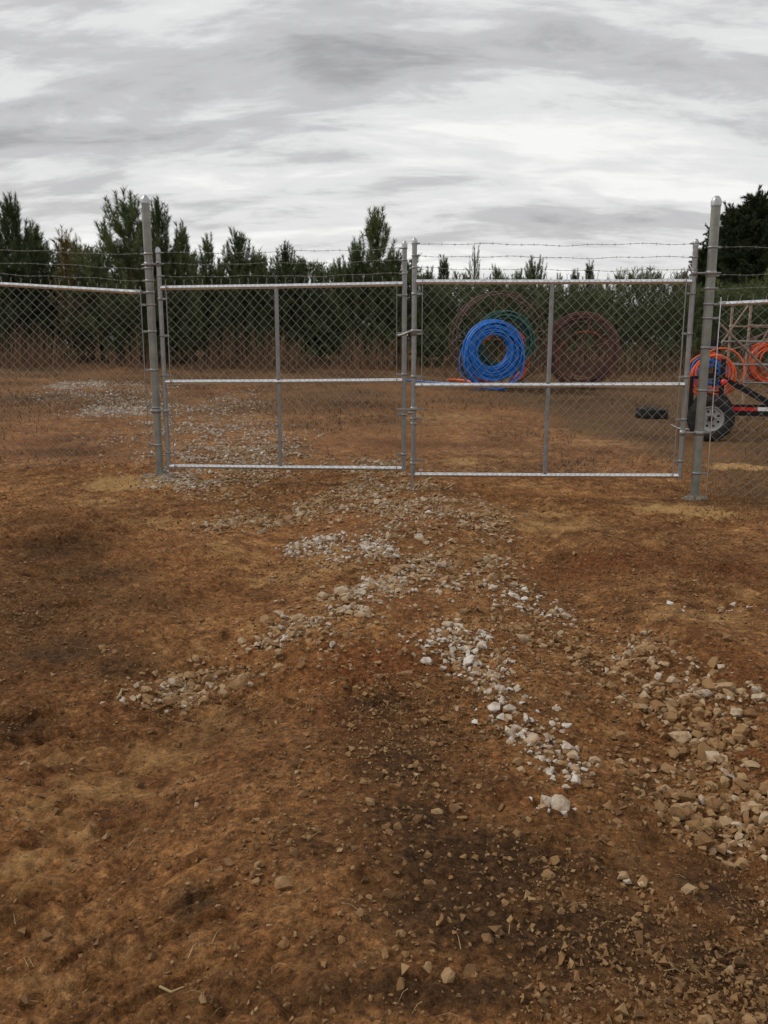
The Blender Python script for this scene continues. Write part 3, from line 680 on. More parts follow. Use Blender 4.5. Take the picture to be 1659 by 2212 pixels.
HR = (at(1487, 760, 8.05).x, 8.05); FR = (at(894, 760, 8.17).x, 8.17)
leafR, dR, FRv = gate_leaf('right leaf of the chain link gate, blue pipe coil showing behind it', HR, FR, (zat(1490, 608, 8.05), zat(900, 609, 8.17)), (zat(1478, 831, 8.05), zat(898, 832, 8.17)), (zat(1465, 1028, 8.05), zat(896, 1025, 8.17)),
    (zat(1501, 524, 8.05), zat(896, 522, 8.17)), (zat(1465, 1034, 8.05), zat(893, 1029, 8.17)), .502,
    [(zat(1501, 526, 8.05), zat(896, 526, 8.17)), (zat(1501, 555, 8.05), zat(896, 552, 8.17)), (zat(1501, 583, 8.05), zat(896, 578, 8.17))], True, 5)
# latch fork, keeper strap and drop rod between the two leaves
F0 = Vector(FRv)
mb = MB(); zf = zat(895, 718, 8.17)
mb.tube([F0 + Vector((.07, -.03, zf + .015)), F0 + Vector((0, -.035, zf + .015)), F0 + Vector((-.05, -.03, zf + .005)), F0 + Vector((-.10, -.0, zf - .02)), F0 + Vector((-.15, .06, zf - .03))], .011, 8)
mb.lathe([(.026, -.03), (.031, -.03), (.031, .03), (.026, .03)], 14, Matrix.Translation(F0 + Vector((0, 0, zf))))
mb.build('fork_latch', 'galvanised', leafR)
zf = zat(895, 883, 8.17)
mb = MB(); mb.box(F0 + Vector((-.03, -.032, zf)), (.27, .008, .016), None, .001); mb.lathe([(.026, -.02), (.031, -.02), (.031, .02), (.026, .02)], 14, Matrix.Translation(F0 + Vector((0, 0, zf)))); mb.build('keeper_strap', 'galvanised', leafR)
zg = float(ground_h(FR[0], FR[1] - .05))
mb = MB(); mb.tube([F0 + Vector((-.006, -.045, zg - .06)), F0 + Vector((-.006, -.045, zf - .03))], .0085, 8); mb.tube([F0 + Vector((-.006, -.045, zf - .03)), F0 + Vector((-.06, -.055, zf - .035))], .0085, 8)
mb.build('drop_rod', 'galvanised', leafR)
for zz_ in (zat(880, 915, 8.17), zat(880, 1000, 8.17)): band(leafR, F0.x, F0.y, zz_, .0235, (-.01, -.05), 'rod_guide', .03)
# hinges, fixed to the posts
def hinge(post, P, z0, z, H_):
    mb = MB(); r = .042; e = Vector((H_[0] - P.x, H_[1] - P.y, 0)); u = e.normalized()
    mb.lathe([(r + .001, -.02), (r + .006, -.02), (r + .006, .02), (r + .001, .02)], 18, Matrix.Translation((0, 0, z - z0)))
    mb.tube([u * r * .8 + Vector((0, 0, z - z0)), e * .86 + Vector((0, 0, z - z0))], .010, 8)
    mb.tube([e * .86 + Vector((0, 0, z - z0 - .035)), e * .86 + Vector((0, 0, z - z0 + .035))], .011, 8)
    mb.tube([-u * (r + .045) + Vector((0, 0, z - z0)), -u * r * .8 + Vector((0, 0, z - z0))], .007, 6)
    mb.build('hinge', 'galvanised', post)
hinge(pl, POST_L, zl, zat(340, 571, 8.82), HL); hinge(pl, POST_L, zl, zat(345, 888, 8.82), HL)
hinge(pr_, POST_R, zr, zat(1520, 590, 8.03), HR); hinge(pr_, POST_R, zr, zat(1490, 935, 8.03), HR)
for lf, H_ in ((leafL, (341, 571, 888, 8.8)), (leafR, (1500, 590, 935, 8.05))):
    for py_ in H_[1:3]:
        band(lf, 0, 0, zat(H_[0], py_, H_[3]), .0235, None, 'hinge_collar', .05)

def fence(label, P, r_post, end, zt0, zt1, zb0, zb1, wires, pitch, vpitch, seed, post, z0post, bar_mat='galvanised'):
    ex, ey = end; t_ = thing('chain_link_fence', label, 'fence', (P.x, P.y, 0), 0, 'chain link fence runs beside the gate')
    E = Vector((ex - P.x, ey - P.y, 0)); d = E.normalized(); Rr = .021; z = lambda v, h: Vector((v.x, v.y, h))
    S = d * (r_post + .045)
    MB().tube([z(S, zt0), z(lerp(S, E, .5), lerp(zt0, zt1, .5) + .006), z(E, zt1)], Rr, 14).build('top_rail', 'galvanised_sky_bright', t_)
    MB().lathe([(Rr + .004, 0), (Rr + .005, .06)], 14, Matrix.Translation(z(S, zt0)) @ (E + Vector((0, 0, zt1 - zt0))).to_track_quat('Z', 'Y').to_matrix().to_4x4()).build('rail_end', 'aluminium', t_)
    off = Vector((0, -.03, 0)); v = d * (r_post + .05)
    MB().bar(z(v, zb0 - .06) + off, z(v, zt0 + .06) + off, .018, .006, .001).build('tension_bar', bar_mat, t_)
    lr = (v, E) if d.x > 0 else (E, v)
    hb = (zb0, zb1) if d.x > 0 else (zb1, zb0); ht = (zt0 + .03, zt1 + .03) if d.x > 0 else (zt1 + .03, zt0 + .03)
    chain_mesh(t_, z(lr[0], hb[0]), z(lr[1], hb[1]), z(lr[0], ht[0]), z(lr[1], ht[1]), pitch, vpitch, seed=seed, off=off)
    for k, (w0, w1) in enumerate(wires):
        barbed(t_, z(d * (r_post + .02), w0), z(E, w1), .01, seed + k)
        band(post, 0, 0, w0 - z0post, r_post, (d.x * (r_post + .03), d.y * (r_post + .03)), 'wire_clip', .02)
    for f in (.12, .34, .56, .78, .93):
        e = d * (r_post + .05) + off; band(post, 0, 0, lerp(zb0, zt0, f) - z0post, r_post, (e.x, e.y))
    band(post, 0, 0, zt0 - z0post, r_post, (d.x * (r_post + .05), d.y * (r_post + .05)), 'brace_band')
    # next line post, beyond the edge of the view
    zE = float(ground_h(ex, ey)); MB().tube([z(E, zE - .2), z(E, zt1 + .5)], .032, 14).build('line_post', 'galvanised_post', t_)
YL = 8.86
x0 = at(-230, 760, YL).x
fl = fence('chain link fence with three barbed wires left of the gate', POST_L, .041, (x0, YL - .02), zat(305, 632, YL), zat(-230, 602, YL), zat(330, 1003, YL), float(base_h(x0, YL)) + .03,
      [(zat(318, 549, YL), zat(-230, 530, YL)), (zat(318, 580, YL), zat(-230, 552, YL)), (zat(318, 607, YL), zat(-230, 574, YL))], .0965, .098, 9, pl, zl)
YR = 8.0
x1 = at(2150, 760, YR).x
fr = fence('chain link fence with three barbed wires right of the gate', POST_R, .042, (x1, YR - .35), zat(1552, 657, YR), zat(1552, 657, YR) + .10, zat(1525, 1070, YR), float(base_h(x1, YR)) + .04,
      [(zat(1545, 534, YR), zat(1545, 534, YR) - .01), (zat(1540, 595, YR), zat(1540, 595, YR) + .12), (zat(1538, 623, YR), zat(1538, 623, YR) + .10)], .112, .104, 14, pr_, zr, 'galvanised_sky_bright')  # tension bar uses the brighter base too, for its sky reflection

# ------------------------------------------------------------------ coils, reels
def coil_mesh(mb, R0, R1, width, n, tube, seed, wob=.02):
    """windings of pipe about local Y"""
    r = np.random.default_rng(seed)
    for k in range(n):
        rad = r.uniform(R0, R1); yo = r.uniform(-width / 2, width / 2); ph = r.uniform(0, 6.28); tl = r.normal(0, .03); cx, cz = r.normal(0, wob), r.normal(0, wob)
        pts = []
        for i in range(40):
            a = 2 * math.pi * i / 40
            rr_ = rad * (1 + .012 * math.sin(2 * a + ph) + .008 * math.sin(3 * a + ph * 2))
            pts.append((cx + rr_ * math.cos(a), yo + tl * math.sin(a + ph) * .5, cz + rr_ * math.sin(a)))
        mb.tube(pts, tube, 6, closed=True)
def reel(name, label, c, rz, R, width, nh, matn, spokes, tube, group, hub=True):
    """open reel of steel hoops joined by spokes and an axle; axis along local Y"""
    t_ = thing(name, label, 'reel', c, rz, group); Cz = R + tube
    for k in range(nh):
        f = k / (nh - 1) - .5; rad = R * (1 - .05 * (k % 2)) - .03 * abs(f)
        pts = [(rad * math.cos(2 * math.pi * i / 48), f * width, Cz + rad * math.sin(2 * math.pi * i / 48)) for i in range(48)]
        MB().tube(pts, tube, 8, closed=True).build('hoop', matn, t_)
    for sy in (-1, 1):
        for an in spokes:
            dx_, dz_ = R * .97 * math.cos(an), R * .97 * math.sin(an)
            MB().tube([(-dx_, sy * width / 2, Cz - dz_), (dx_, sy * width / 2, Cz + dz_)], tube * .9, 8).build('spoke', matn, t_)
    for i in range(8):
        a = 2 * math.pi * i / 8 + .2
        MB().tube([(R * .93 * math.cos(a), -width / 2, Cz + R * .93 * math.sin(a)), (R * .93 * math.cos(a), width / 2, Cz + R * .93 * math.sin(a))], tube * .8, 6).build('crossbar', matn, t_)
    if hub: MB().tube([(0, -width / 2 - .12, Cz), (0, width / 2 + .12, Cz)], .04, 10).build('axle', matn, t_)
    return t_
def coil(label, matn, loc, rz, R0, R1, width, n, tube, seed, group='coils of plastic conduit', wob=.02):
    mb = MB(); coil_mesh(mb, R0, R1, width, n, tube, seed, wob); o = mb.build('conduit_coil', matn)
    o.location = loc; o.rotation_euler = (0, 0, rz); tag(o, label, 'coil', group); return o
YC = 22.0
def gz(x, y): return float(ground_h(x, y, False))
cR = at(1079, 740, YC + .3); zgr = gz(cR.x, YC + .3)
reel('open_reel', 'large rusty open reel of steel hoops behind the blue pipe coil', (cR.x, YC + .55, zgr), .15, 1.24, .8, 5, 'rusty_steel', (0.02, -.78, .85, 1.57), .017, 'rusty open steel reels')
cB = at(1064, 757, YC - .3)
coil('bright blue coil of plastic conduit standing behind the right gate leaf', 'blue_pipe', (cB.x, YC - .32, cB.z), .12, .42, .75, .34, 74, .021, 1)
cl = at(1068, 776, YC - .3)
coil('loose hanging loops of blue conduit under the blue coil', 'blue_pipe', (cl.x - .05, YC - .36, cl.z - .02), .12, .70, .84, .3, 6, .019, 2, wob=.05)
cG = at(1090, 742, YC + .2)
coil('dark green coil of conduit just behind the blue coil', 'green_pipe', (cG.x, YC + .25, cG.z + .04), .12, .58, .80, .3, 26, .022, 3)
cO = at(1082, 774, YC + .2)
coil('orange coil of conduit mostly hidden behind the blue coil', 'orange_pipe', (cO.x + .05, YC + .75, cO.z - .02), .12, .62, .84, .25, 12, .02, 4)
c2 = at(1256, 750, 23.2); z2 = gz(c2.x, 23.2)
reel('open_reel', 'smaller red-brown open reel behind the right half of the right gate leaf', (c2.x, 23.2, z2), -.25, 1.0, .7, 7, 'red_rust', (0.3, -.85, 1.3), .02, 'rusty open steel reels')
coil('red-brown coil of conduit on the smaller reel', 'brown_pipe', (c2.x + .02, 23.2, z2 + 1.02), -.25, .45, .92, .5, 18, .016, 6)
coil('thin orange loop of conduit on the smaller red-brown reel', 'orange_pipe', (c2.x + .12, 23.3, z2 + .78), -.25, .74, .75, .05, 1, .014, 7)
# conduit running over the ground
def ground_line(name, label, pts, r, matn, cat):
    P = []
    for a, b_ in pts:
        q = ground_pt(a, b_); P.append((q.x, q.y, gz(q.x, q.y) + r + .01))
    o = MB().tube(P, r, 8).build(name, matn); tag(o, label, cat, 'conduit lying on the ground')
ground_line('conduit', 'blue conduit lying on the ground behind the meeting of the gate leaves', [(855, 822), (885, 823), (930, 826), (985, 832), (1040, 838)], .022, 'blue_pipe', 'conduit')
ground_line('conduit', 'short orange conduit lying on the ground left of the blue coil', [(966, 823), (985, 823), (1000, 825), (1030, 831)], .035, 'orange_pipe', 'conduit')

# ------------------------------------------------------------------ loose tyre
def tyre_part(mb, R, rin, wd, M):
    h = wd / 2
    prof = [(rin, -h * .78), (rin + .015, -h * .86), ((rin + R) / 2, -h), (R * .94, -h * .92), (R * .985, -h * .76), (R, -h * .45), (R, h * .45), (R * .985, h * .76), (R * .94, h * .92), ((rin + R) / 2, h), (rin + .015, h * .86), (rin, h * .78), (rin, -h * .78)]
    mb.lathe(prof, 40, M)
    for k in range(36):
        for s_ in (-1, 1):
            a = 2 * math.pi * (k + (.5 if s_ > 0 else 0)) / 36
            c_ = M @ Vector((R * 1.003 * math.cos(a), R * 1.003 * math.sin(a), s_ * h * .5))
            mb.box(c_, (.014, R * .11, h * .62), M.to_3x3() @ Matrix.Rotation(a, 3, 'Z'), .002)
q = ground_pt(1407, 900)
tz = gz(q.x, q.y)
mb = MB(); tyre_part(mb, .31, .19, .19, Matrix.Translation((0, 0, .095)))
o = mb.build('loose_tyre', 'rubber'); o.location = (q.x, q.y, tz); o.rotation_euler = (.02, .03, .4); tag(o, 'worn black tyre lying flat on the ground left of the trailer', 'tyre')

# ------------------------------------------------------------------ reel trailer
YT = 13.6; TRZ = math.radians(21)
wc = at(1536, 895, YT); zt_ = gz(wc.x, YT)
tr = thing('reel_trailer', 'black steel reel trailer with one near wheel, behind the right gate post', 'trailer', (wc.x + .75 * math.sin(TRZ), YT + .75 * math.cos(TRZ), zt_), -TRZ)
WR = .355
for sy in (-1, 1):
    wh = bpy.data.objects.new('wheel', None); wh.location = (0, sy * .75, WR); link(wh, tr)
    M = Matrix.Rotation(math.pi / 2 * (1 if sy < 0 else -1), 4, 'X')       # lathe axis along Y, outer face outwards
    mb = MB(); tyre_part(mb, WR, .195, .215, M); mb.build('tyre', 'rubber', wh)
    mb = MB(); mb.lathe([(.196, -.10), (.205, .088), (.192, .092), (.182, .075), (.172, .055), (.155, .05)], 40, M)
    # disc with round holes: ring of wedges between hand holes, then the hub face
    n = 8; seg_ = 6
    for k in range(n):
        a0 = 2 * math.pi * k / n; a1 = 2 * math.pi * (k + 1) / n; am = (a0 + a1) / 2
        outer = [(.157 * math.cos(lerp(a0, a1, i / seg_)), .157 * math.sin(lerp(a0, a1, i / seg_))) for i in range(seg_ + 1)]
        inner = [(.085 * math.cos(lerp(a1, a0, i / seg_)), .085 * math.sin(lerp(a1, a0, i / seg_))) for i in range(seg_ + 1)]
        rim_pts = outer + inner; hc = (.122 * math.cos(am), .122 * math.sin(am)); hole = []
        for (x, y) in rim_pts:
            dx_, dy_ = x - hc[0], y - hc[1]; l_ = math.hypot(dx_, dy_); hole.append((hc[0] + dx_ / l_ * .021, hc[1] + dy_ / l_ * .021))
        m_ = len(rim_pts); vs = [M @ Vector((x, y, .05)) for x, y in rim_pts] + [M @ Vector((x, y, .05)) for x, y in hole] + [M @ Vector((x, y, .03)) for x, y in hole]
        fs = [(i, (i + 1) % m_, m_ + (i + 1) % m_, m_ + i) for i in range(m_)] + [(m_ + i, m_ + (i + 1) % m_, 2 * m_ + (i + 1) % m_, 2 * m_ + i) for i in range(m_)]
        mb._add(vs, fs, False)
    mb.lathe([(.085, .05), (.075, .062), (.045, .062), (.042, .05)], 24, M)
    mb.build('rim', 'rim_paint', wh)
    mb = MB(); mb.lathe([(.042, .02), (.042, .085), (.03, .10), (.001, .102)], 16, M); 
    for k in range(5):
        a = 2 * math.pi * k / 5; c_ = M @ Vector((.063 * math.cos(a), .063 * math.sin(a), .066)); mb.box(c_, (.016, .016, .016), M.to_3x3(), .003)
    mb.lathe([(.19, -.02), (.001, -.02)], 24, M)
    mb.build('hub', 'black_steel', wh)
MB().bar((0, -.65, WR), (0, .65, WR), .06, .06).build('axle', 'black_steel', tr)
for sy in (-.5, .5):
    MB().bar((-.36, sy, .46), (1.0, sy, .47), .05, .09).build('side_rail', 'black_steel', tr)
    MB().bar((-.335, sy, .50), (-.335, sy, 1.02), .06, .06).build('upright', 'black_steel', tr)
    MB().bar((.13, sy, .50), (.13, sy, 1.30), .075, .075).build('upright', 'black_steel', tr)
    MB().bar((-.30, sy, 1.0), (.12, sy, 1.02), .05, .05).build('cross_rail', 'black_steel', tr)
    MB().bar((.10, sy - .03, 1.02), (1.02, sy * .9, .50), .06, .075).build('brace', 'black_steel', tr)
    MB().bar((1.0, sy * .93, .47), (1.95, sy * .1, .52), .055, .09).build('tongue', 'black_steel', tr)
MB().bar((.03, 0, .50), (.03, 0, 1.82), .09, .09).build('mast', 'black_steel', tr)
MB().box((-.12, 0, 1.55), (.22, .10, .12), None, .01).build('winch_box', 'black_steel', tr)
MB().box((.46, -.531, .505), (.46, .006, .055), None, .001).build('red_reflector', 'red_tape', tr)
MB().box((.84, -.531, .51), (.29, .006, .06), None, .001).build('white_reflector', 'white_tape', tr)
MB().box((.62, -.53, .42), (.60, .012, .05), None, .002).build('side_plate', 'black_steel', tr)
mb = MB(); mb.tube([(.02, -.62, .93), (.02, .62, .93)], .025, 10); mb.build('spindle', 'black_steel', tr)
mb = MB(); mb.lathe([(.001, .05), (.05, .045), (.055, 0), (.0, 0)], 16, Matrix.Translation((.16, -.545, .93)) @ Matrix.Rotation(math.pi / 2, 4, 'X')); mb.build('hub_cap', 'red_tape', tr)
mb = MB(); mb.box((1.98, 0, .43), (.16, .10, .08), None, .02); mb.tube([(1.75, 0, .05), (1.75, 0, .62)], .03, 10); mb.build('coupler', 'black_steel', tr)
MB().tube([(-.62, -.30, .20), (-.50, -.62, .17), (-.1, -.66, .15)], .008, 6).build('safety_chain', 'aluminium', tr)
coil('orange coil of conduit on the reel trailer', 'orange_pipe', (wc.x - .02 + .45 * math.sin(TRZ), YT + .45, zt_ + 1.03), -TRZ, .23, .37, .26, 7, .014, 21, wob=.055)
coil('blue coil of conduit inside the orange coil on the trailer', 'blue_pipe', (wc.x - .04 + .7 * math.sin(TRZ), YT + .7, zt_ + 1.06), -TRZ, .14, .27, .3, 7, .014, 22, wob=.04)

# ------------------------------------------------------------------ pipe rack with coil at the right edge
YK = 17.0
k0 = at(1614, 760, YK); zk = gz(k0.x, YK)
rk = thing('pipe_rack', 'weathered steel pipe rack holding an orange coil at the right edge', 'rack', (k0.x, YK, zk))
zz_ = [zat(1614, v, YK) - zk for v in (703, 737, 787, 826)]
ztp = zat(1614, 660, YK) - zk
for x in (0, 1.25):
    for y in (0, .9): MB().tube([(x, y, -.05), (x, y, ztp)], .028, 10).build('upright', 'weathered_pipe', rk)
for i, h in enumerate(zz_):
    for y in (0, .9): MB().tube([(-.32 if i in (1, 2) else -.05, y - .03, h), (1.35, y - .03, h - .03)], .018, 8).build('crossbar', 'galvanised' if i != 0 else 'weathered_pipe', rk)
MB().tube([(-.62, -.04, zz_[1] + .35), (.75, -.04, zz_[3] - .05)], .024, 8).build('brace', 'weathered_pipe', rk)
MB().tube([(-.75, -.06, zz_[2] + .1), (-.05, -.06, ztp + .05)], .018, 8).build('brace', 'weathered_pipe', rk)
MB().tube([(.05, -.03, zz_[2]), (.6, -.03, ztp)], .018, 8).build('brace', 'weathered_pipe', rk)
MB().tube([(-.45, -.02, zz_[2] + .25), (.9, -.02, zz_[1] + .2)], .016, 8).build('brace', 'weathered_pipe', rk)
for i in range(4):
    pts = [(.62 + (.55 - .03 * i) * math.cos(2 * math.pi * k / 40), .12 + .2 * i, zz_[2] + .12 + (.55 - .03 * i) * math.sin(2 * math.pi * k / 40)) for k in range(40)]
    MB().tube(pts, .014, 6, closed=True).build('hoop', 'rusty_steel', rk)
coil('orange coil of conduit hanging in the pipe rack at the right edge', 'orange_pipe', (k0.x + .62, YK + .42, zk + zz_[2] + .02), 0, .28, .44, .5, 14, .018, 31, wob=.03)

# ------------------------------------------------------------------ trees
def needles(shoots, n_per, ln, wd, r, spread=.62):
    """shoots: array (n, 7) base xyz, dir xyz, length -> triangles"""
    S = np.repeat(shoots, n_per, 0); n = len(S); tt = r.random(n)
    base = S[:, :3] + S[:, 3:6] * (S[:, 6] * tt)[:, None]
    rnd = r.normal(size=(n, 3)); perp = rnd - S[:, 3:6] * (rnd * S[:, 3:6]).sum(1)[:, None]; perp /= np.linalg.norm(perp, axis=1)[:, None] + 1e-9
    d = S[:, 3:6] * (0.55 + .5 * tt[:, None]) + perp * spread; d /= np.linalg.norm(d, axis=1)[:, None]
    l_ = ln * r.uniform(.65, 1.15, n)
    rn2 = r.normal(size=(n, 3)); sd = np.cross(d, rn2); sd /= np.linalg.norm(sd, axis=1)[:, None] + 1e-9
    V = np.stack([base - sd * wd / 2, base + sd * wd / 2, base + d * l_[:, None]], 1).reshape(-1, 3)
    return V, np.arange(n * 3).reshape(-1, 3)
def pine_variant(seed, h=5.0, r0=1.3, first=.04, step=.33, nb=6, n_per=30, ln=.19, wd=.016, upturn=.35, open_=0.0, shoot=.34, prof_pow=.75):
    r = np.random.default_rng(seed); mb = MB(); shoots = []
    bend = r.normal(0, .05, 2)
    def axis(z): return np.array([bend[0] * math.sin(z / h * 3), bend[1] * math.sin(z / h * 2.4), z])
    mb.tube([tuple(axis(h * f) - (np.array([0, 0, .3]) if f == 0 else 0)) for f in np.linspace(0, 1, 9)], [max(.008, .07 * h / 5 * (1 - f) ** .8) for f in np.linspace(0, 1, 9)], 7)
    z = first * h
    while z < h * .97:
        f = z / h
        env = (0.78 + 0.9 * f) if f < .25 else 1.005 * ((1 - f) / .75) ** prof_pow
        if r.random() < open_: z += step; continue
        for k in range(max(3, int(nb + r.integers(-1, 2)))):
            az = 2 * math.pi * (k / nb) + r.uniform(-.5, .5); ln_b = max(.12, r0 * env * r.uniform(.5, 1.22)); el = math.radians(12 + 38 * f + r.normal(0, 8))
            o = np.array([math.cos(az), math.sin(az), 0]); b0 = axis(z + r.uniform(-.08, .08))
            P = [b0 + o * (ln_b * s * math.cos(el)) + np.array([0, 0, ln_b * (s * math.sin(el) + upturn * s * s)]) for s in (0, .35, .7, 1)]
            mb.tube([tuple(p) for p in P], [.018 * (1 - f * .5), .013, .009, .005], 4, caps=False)
            ns = max(3, int(ln_b / .085))
            for q in range(ns):
                s = r.uniform(.18, 1) if q else 1.0
                p = b0 + o * (ln_b * s * math.cos(el)) + np.array([0, 0, ln_b * (s * math.sin(el) + upturn * s * s)])
                d = (o * .30 + np.array([0, 0, .80 + .3 * f]) + r.normal(0, .30, 3)) if h < 8 else (o * .5 + np.array([0, 0, .35]) + r.normal(0, .45, 3))
                if q == 0 and h < 8: d = o * .15 + np.array([0, 0, 1.1]) + r.normal(0, .08, 3)
                d /= np.linalg.norm(d); sh_ = [*p, *d, shoot * (r.uniform(.6, 1.2) if q else r.uniform(1.4, 2.3))]; shoots += [sh_] * (1 if q else 3)
        z += step * r.uniform(.8, 1.2)
    tp = axis(h); shoots += [[*(tp - np.array([0, 0, .5])), 0, 0, 1, .62]] * 3
    V, F = needles(np.array(shoots), n_per, ln, wd, r)
    tmp = mb.build('trunk', 'bark'); tme = tmp.data; bpy.data.objects.remove(tmp)
    return tme, mesh_np('crown', V, F), float(V[:, 2].max())
YOUNG = [pine_variant(500 + i, 5.0, [1.35, 1.15, 1.5, 1.1, 1.25, 1.4][i], n_per=34, prof_pow=[.85, 1.0, .72, 1.1, .9, .8][i]) for i in range(6)]
SLIM = [pine_variant(540 + i, 5.0, .62, first=.32, step=.30, nb=6, n_per=34, prof_pow=.6) for i in range(2)]
SPARSE = [pine_variant(560 + i, 5.0, .7, first=.1, step=.42, nb=4, n_per=22, open_=.15) for i in range(2)]
OLD = [pine_variant(580 + i, 12.0, 2.5, first=.28, step=.42, nb=6, n_per=46, ln=.34, wd=.045, upturn=.10, shoot=.5, prof_pow=.42) for i in range(2)]
def tree(name, label, px, top, Y, var, wscale=1.0, matn='pine_needles', group='young pines along the edge of the yard', cat='tree', rz=None):
    x = at(px, 700, Y).x; z0 = gz(x, Y) - .03; zt = at(px, top, Y).z
    tme, cme, h = var; s = (zt - z0) / h
    t_ = thing(name, label, cat, (x, Y, z0), random.uniform(0, 6.28) if rz is None else rz, group, (s * wscale, s * wscale, s))
    new_obj('trunk', tme, 'bark', t_)
    c_ = bpy.data.objects.new('crown', cme)
    if not cme.materials: cme.materials.append(MATS[matn])
    link(c_, t_)
    if cme.materials[0] != MATS[matn]:
        c_.material_slots[0].link = 'OBJECT'; c_.material_slots[0].material = MATS[matn]
    return t_
# (px, top, distance, variant, width, label)
PINES = [
 (-14, 445, 31, YOUNG[1], 1.0, 'young pine cut off by the left edge of the picture'),
 (47, 408, 31, YOUNG[0], 1.0, 'tall pointed young pine nearest the left edge, above the left fence'),
 (88, 468, 33, YOUNG[3], 1.0, 'lower pine shoulder just right of the tall pine at the left edge'),
 (218, 530, 33, YOUNG[4], 1.0, 'low young pine between the yellowish tree and the big pine by the left post'),
 (290, 400, 30, YOUNG[2], 1.12, 'big bushy pine directly behind the left gate post, tallest on the left'),
 (350, 414, 31.5, YOUNG[5], .85, 'pine top just right of the left gate post'),
 (402, 474, 31, YOUNG[1], .85, 'pine on the right flank of the big pine behind the left post'),
 (455, 497, 33, YOUNG[3], .9, 'narrow pine over the left gate leaf, nearest the left post'),
 (522, 485, 32, YOUNG[4], .95, 'pointed pine above the left half of the left gate leaf'),
 (562, 540, 34, YOUNG[0], 1.0, 'low pine top just right of the pointed pine above the left leaf'),
 (622, 515, 32, YOUNG[5], 1.0, 'bushy pine above the centre upright of the left gate leaf'),
 (655, 548, 33, YOUNG[1], 1.0, 'short pine right of the centre upright of the left gate leaf'),
 (692, 570, 34, YOUNG[3], 1.0, 'lowest pine above the left leaf, in the dip of the tree line'),
 (735, 552, 34, YOUNG[2], .9, 'low pine left of the dark pine beside the lone tall one'),
 (770, 506, 32, YOUNG[4], .9, 'dark pine just left of the lone tall slim pine'),
 (812, 437, 33, SLIM[0], 1.1, 'lone tall slim pine standing above the others left of the gate meeting'),
 (852, 530, 32, YOUNG[0], .9, 'pine right of the lone tall slim pine, against the meeting stiles'),
 (925, 570, 35, YOUNG[3], .9, 'low pine just right of the meeting stiles of the gate'),
 (958, 545, 36, YOUNG[1], .9, 'broad pine top above the left end of the right leaf'),
 (1021, 521, 38, SPARSE[0], .55, 'thin spire-like tree above the right gate leaf'),
 (1070, 566, 36, YOUNG[4], .8, 'small pine top above the blue coil'),
 (1118, 575, 36, YOUNG[5], .8, 'low pine left of the double-topped pine over the right leaf'),
 (1152, 546, 35, YOUNG[2], .85, 'highest bushy pine above the middle of the right leaf'),
 (1205, 585, 37, YOUNG[3], .8, 'low pine by the centre upright of the right gate leaf'),
 (1240, 575, 37, YOUNG[0], .75, 'pine just right of the centre upright of the right leaf'),
 (1268, 558, 36, YOUNG[1], .75, 'pointed pine right of the centre upright of the right leaf'),
 (1334, 574, 39, SPARSE[1], .7, 'small thin tree above the right part of the right leaf'),
 (1380, 570, 39, SPARSE[0], .75, 'small sparse tree left of the bare shrub'),
 (1405, 584, 39, SPARSE[1], .7, 'tiny tree beside the bare shrub near the right hinge stile'),
 (1470, 575, 40, YOUNG[4], .8, 'low pine at the foot of the tall dark pines'),
]
for (px_, tp_, Y_, v_, ws_, lb_) in PINES: tree('pine_tree', lb_, px_, tp_, Y_, v_, ws_ * (1.22 if px_ < 900 else 1.1))
tree('cedar_tree', 'yellowish brown feathery tree left of the big pine, above the left fence', 150, 482, 31, SPARSE[1], 1.2, 'yellow_needles', 'yellowish cedars')
tree('cedar_tree', 'smaller yellowish tree right beside the feathery yellowish one', 178, 500, 31.5, SPARSE[0], 1.1, 'yellow_needles', 'yellowish cedars')
for (px_, tp_, Y_, k_, ws_, lb_) in [(1612, 392, 55, 0, 1.0, 'tallest dark mature pine at the right edge'), (1665, 412, 56, 1, 1.0, 'dark mature pine cut off by the right edge'), (1568, 428, 56, 1, .9, 'dark mature pine just right of the right gate post top'),
                                 (1532, 470, 58, 0, .8, 'dark pine peeping left of the right gate post'), (1506, 522, 58, 1, .75, 'lowest dark pine sloping down to the hinge stile'), (1720, 400, 57, 0, 1.0, 'dark pine outside the right edge')]:
    if px_ > 1700: continue
    tree('mature_pine', lb_, px_, tp_, Y_, OLD[k_], ws_, 'old_needles', 'tall dark pines at the right edge')
# bare shrub
def bare(label, px_, top, Y_, seed):
    r = random.Random(seed); x = at(px_, 700, Y_).x; z0 = gz(x, Y_); h = at(px_, top, Y_).z - z0
    t_ = thing('bare_shrub', label, 'shrub', (x, Y_, z0)); mb = MB(); st = MB()
    st.tube([(0, 0, -.1), (.05, 0, h * .3), (0, .05, h * .55)], [.04, .03, .02], 6); st.build('trunk', 'twig', t_)
    def br(p, d, l_, n_):
        q_ = p + d * l_; mb.tube([p, (p + q_) / 2 + Vector((r.uniform(-.05, .05), 0, .02)), q_], [.012 * n_ / 3 + .004, .008, .005], 4, caps=False)
        if n_ > 0:
            for _ in range(3): br(p + d * l_ * r.uniform(.5, 1), (d + Vector((r.uniform(-.6, .6), r.uniform(-.6, .6), r.uniform(0, .4)))).normalized(), l_ * .62, n_ - 1)
    for k in range(9):
        a = r.uniform(0, 6.28); br(Vector((0, 0, h * r.uniform(.2, .5))), Vector((math.cos(a) * .5, math.sin(a) * .5, 1)).normalized(), h * .28, 3)
    mb.build('twigs', 'twig', t_)
bare('bare leafless shrub above the right end of the right leaf', 1432, 562, 39, 4)

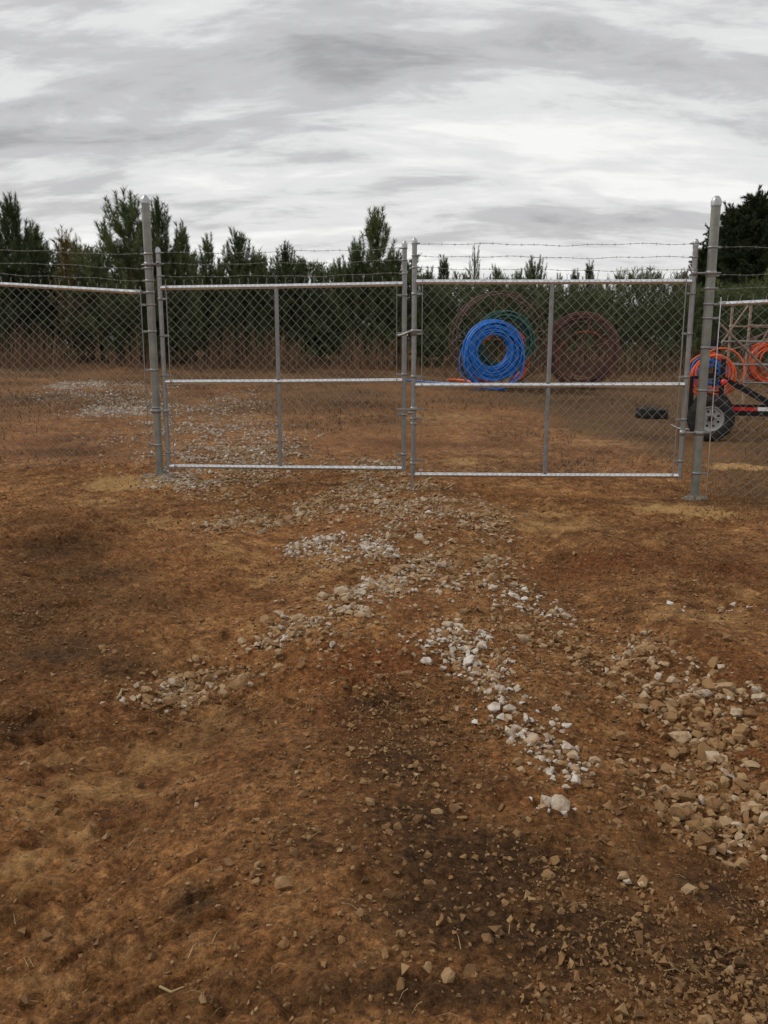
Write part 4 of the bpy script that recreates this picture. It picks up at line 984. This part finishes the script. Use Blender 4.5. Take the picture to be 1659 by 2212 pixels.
# dense growth under and between the trees
def thicket(name, label, n, x_of, y_of, hmax, matn, n_per, ln, wd, seed, shoot=.4):
    r = np.random.default_rng(seed); y = y_of(r, n); x = x_of(r, n, y); h = hmax(x, y) * r.random(n) ** .8
    z = ground_h(x, y, False) + h
    d = r.normal(0, .5, (n, 3)) + np.array([0, -.1, .7]); d /= np.linalg.norm(d, axis=1)[:, None]
    S = np.concatenate([np.stack([x, y, z], -1), d, (shoot * r.uniform(.6, 1.2, n))[:, None]], 1)
    V, F = needles(S, n_per, ln, wd, r); o = new_obj(name, mesh_np(name, V, F), matn); tag(o, label, 'undergrowth', None, 'stuff'); return o
def hm(x, y):
    px_ = CXP + FPX * x / y
    top = np.where(px_ < 430, 4.0, 3.45) + .9 * fbm(x, y * 0, 2.0, 3, 12)
    return np.clip(np.where(px_ > 900, top - .35, top), 1.2, 4.6)
thicket('thicket', 'dense dark green young pine growth closing the back of the yard', 12000, lambda r, n, y: (r.random(n) * 2 - 1) * (.56 * y), lambda r, n: 31.5 + 5 * r.random(n), hm, 'dark_needles', 24, .24, .028, 71)
thicket('pine_saplings', 'mid green pine saplings at the front of the tree line', 1500, lambda r, n, y: (r.random(n) * 2 - 1) * (.56 * y), lambda r, n: 29.3 + 2.4 * r.random(n), lambda x, y: np.clip(1.5 + 3.0 * fbm(x, y, 1.6, 2, 31), .1, 2.6), 'pine_needles', 24, .2, .02, 72)
thicket('roadside_shrubs', 'lighter green shrubs below the tall dark pines on the right', 2600, lambda r, n, y: at(1590, 700, 45).x + 7 * (r.random(n) - .33), lambda r, n: 42 + 4 * r.random(n), lambda x, y: np.clip(3.0 + 2.2 * fbm(x, y, 1.5, 2, 33), 1.2, 4.2), 'shrub_leaves', 24, .24, .03, 73)
thicket('far_wood', 'distant dark wood behind the young pines', 5000, lambda r, n, y: (r.random(n) * 2 - 1) * (.62 * y), lambda r, n: 47 + 8 * r.random(n), lambda x, y: np.clip(2.7 + 1.5 * fbm(x, y * 0, 3, 2, 35), 1.8, 3.4), 'dark_needles', 18, .4, .06, 74)
# dead stalks in front of the trees
n = 9000
r_ = np.random.default_rng(81)
yd = 25.5 + 4.5 * r_.random(n) ** .7; xd = (r_.random(n) * 2 - 1) * (.55 * yd)
kd = r_.random(n) < np.clip(.35 + 2.0 * fbm(xd, yd, 1.2, 2, 83), .05, 1) * sstep(25.5, 27.5, yd)
xd, yd = xd[kd], yd[kd]
hd = np.clip((.55 + 1.6 * (fbm(xd, yd, 1.0, 2, 84) + .15)) * r_.uniform(.6, 1.15, len(xd)), .2, 1.5)
o = blades('dead_weeds', xd, yd, ground_h(xd, yd, False) - .02, hd, .028, .28, 'dead_stalks', 9, segs=2)
tag(o, 'tall reddish brown dead weeds at the foot of the trees', 'weeds', None, 'stuff')
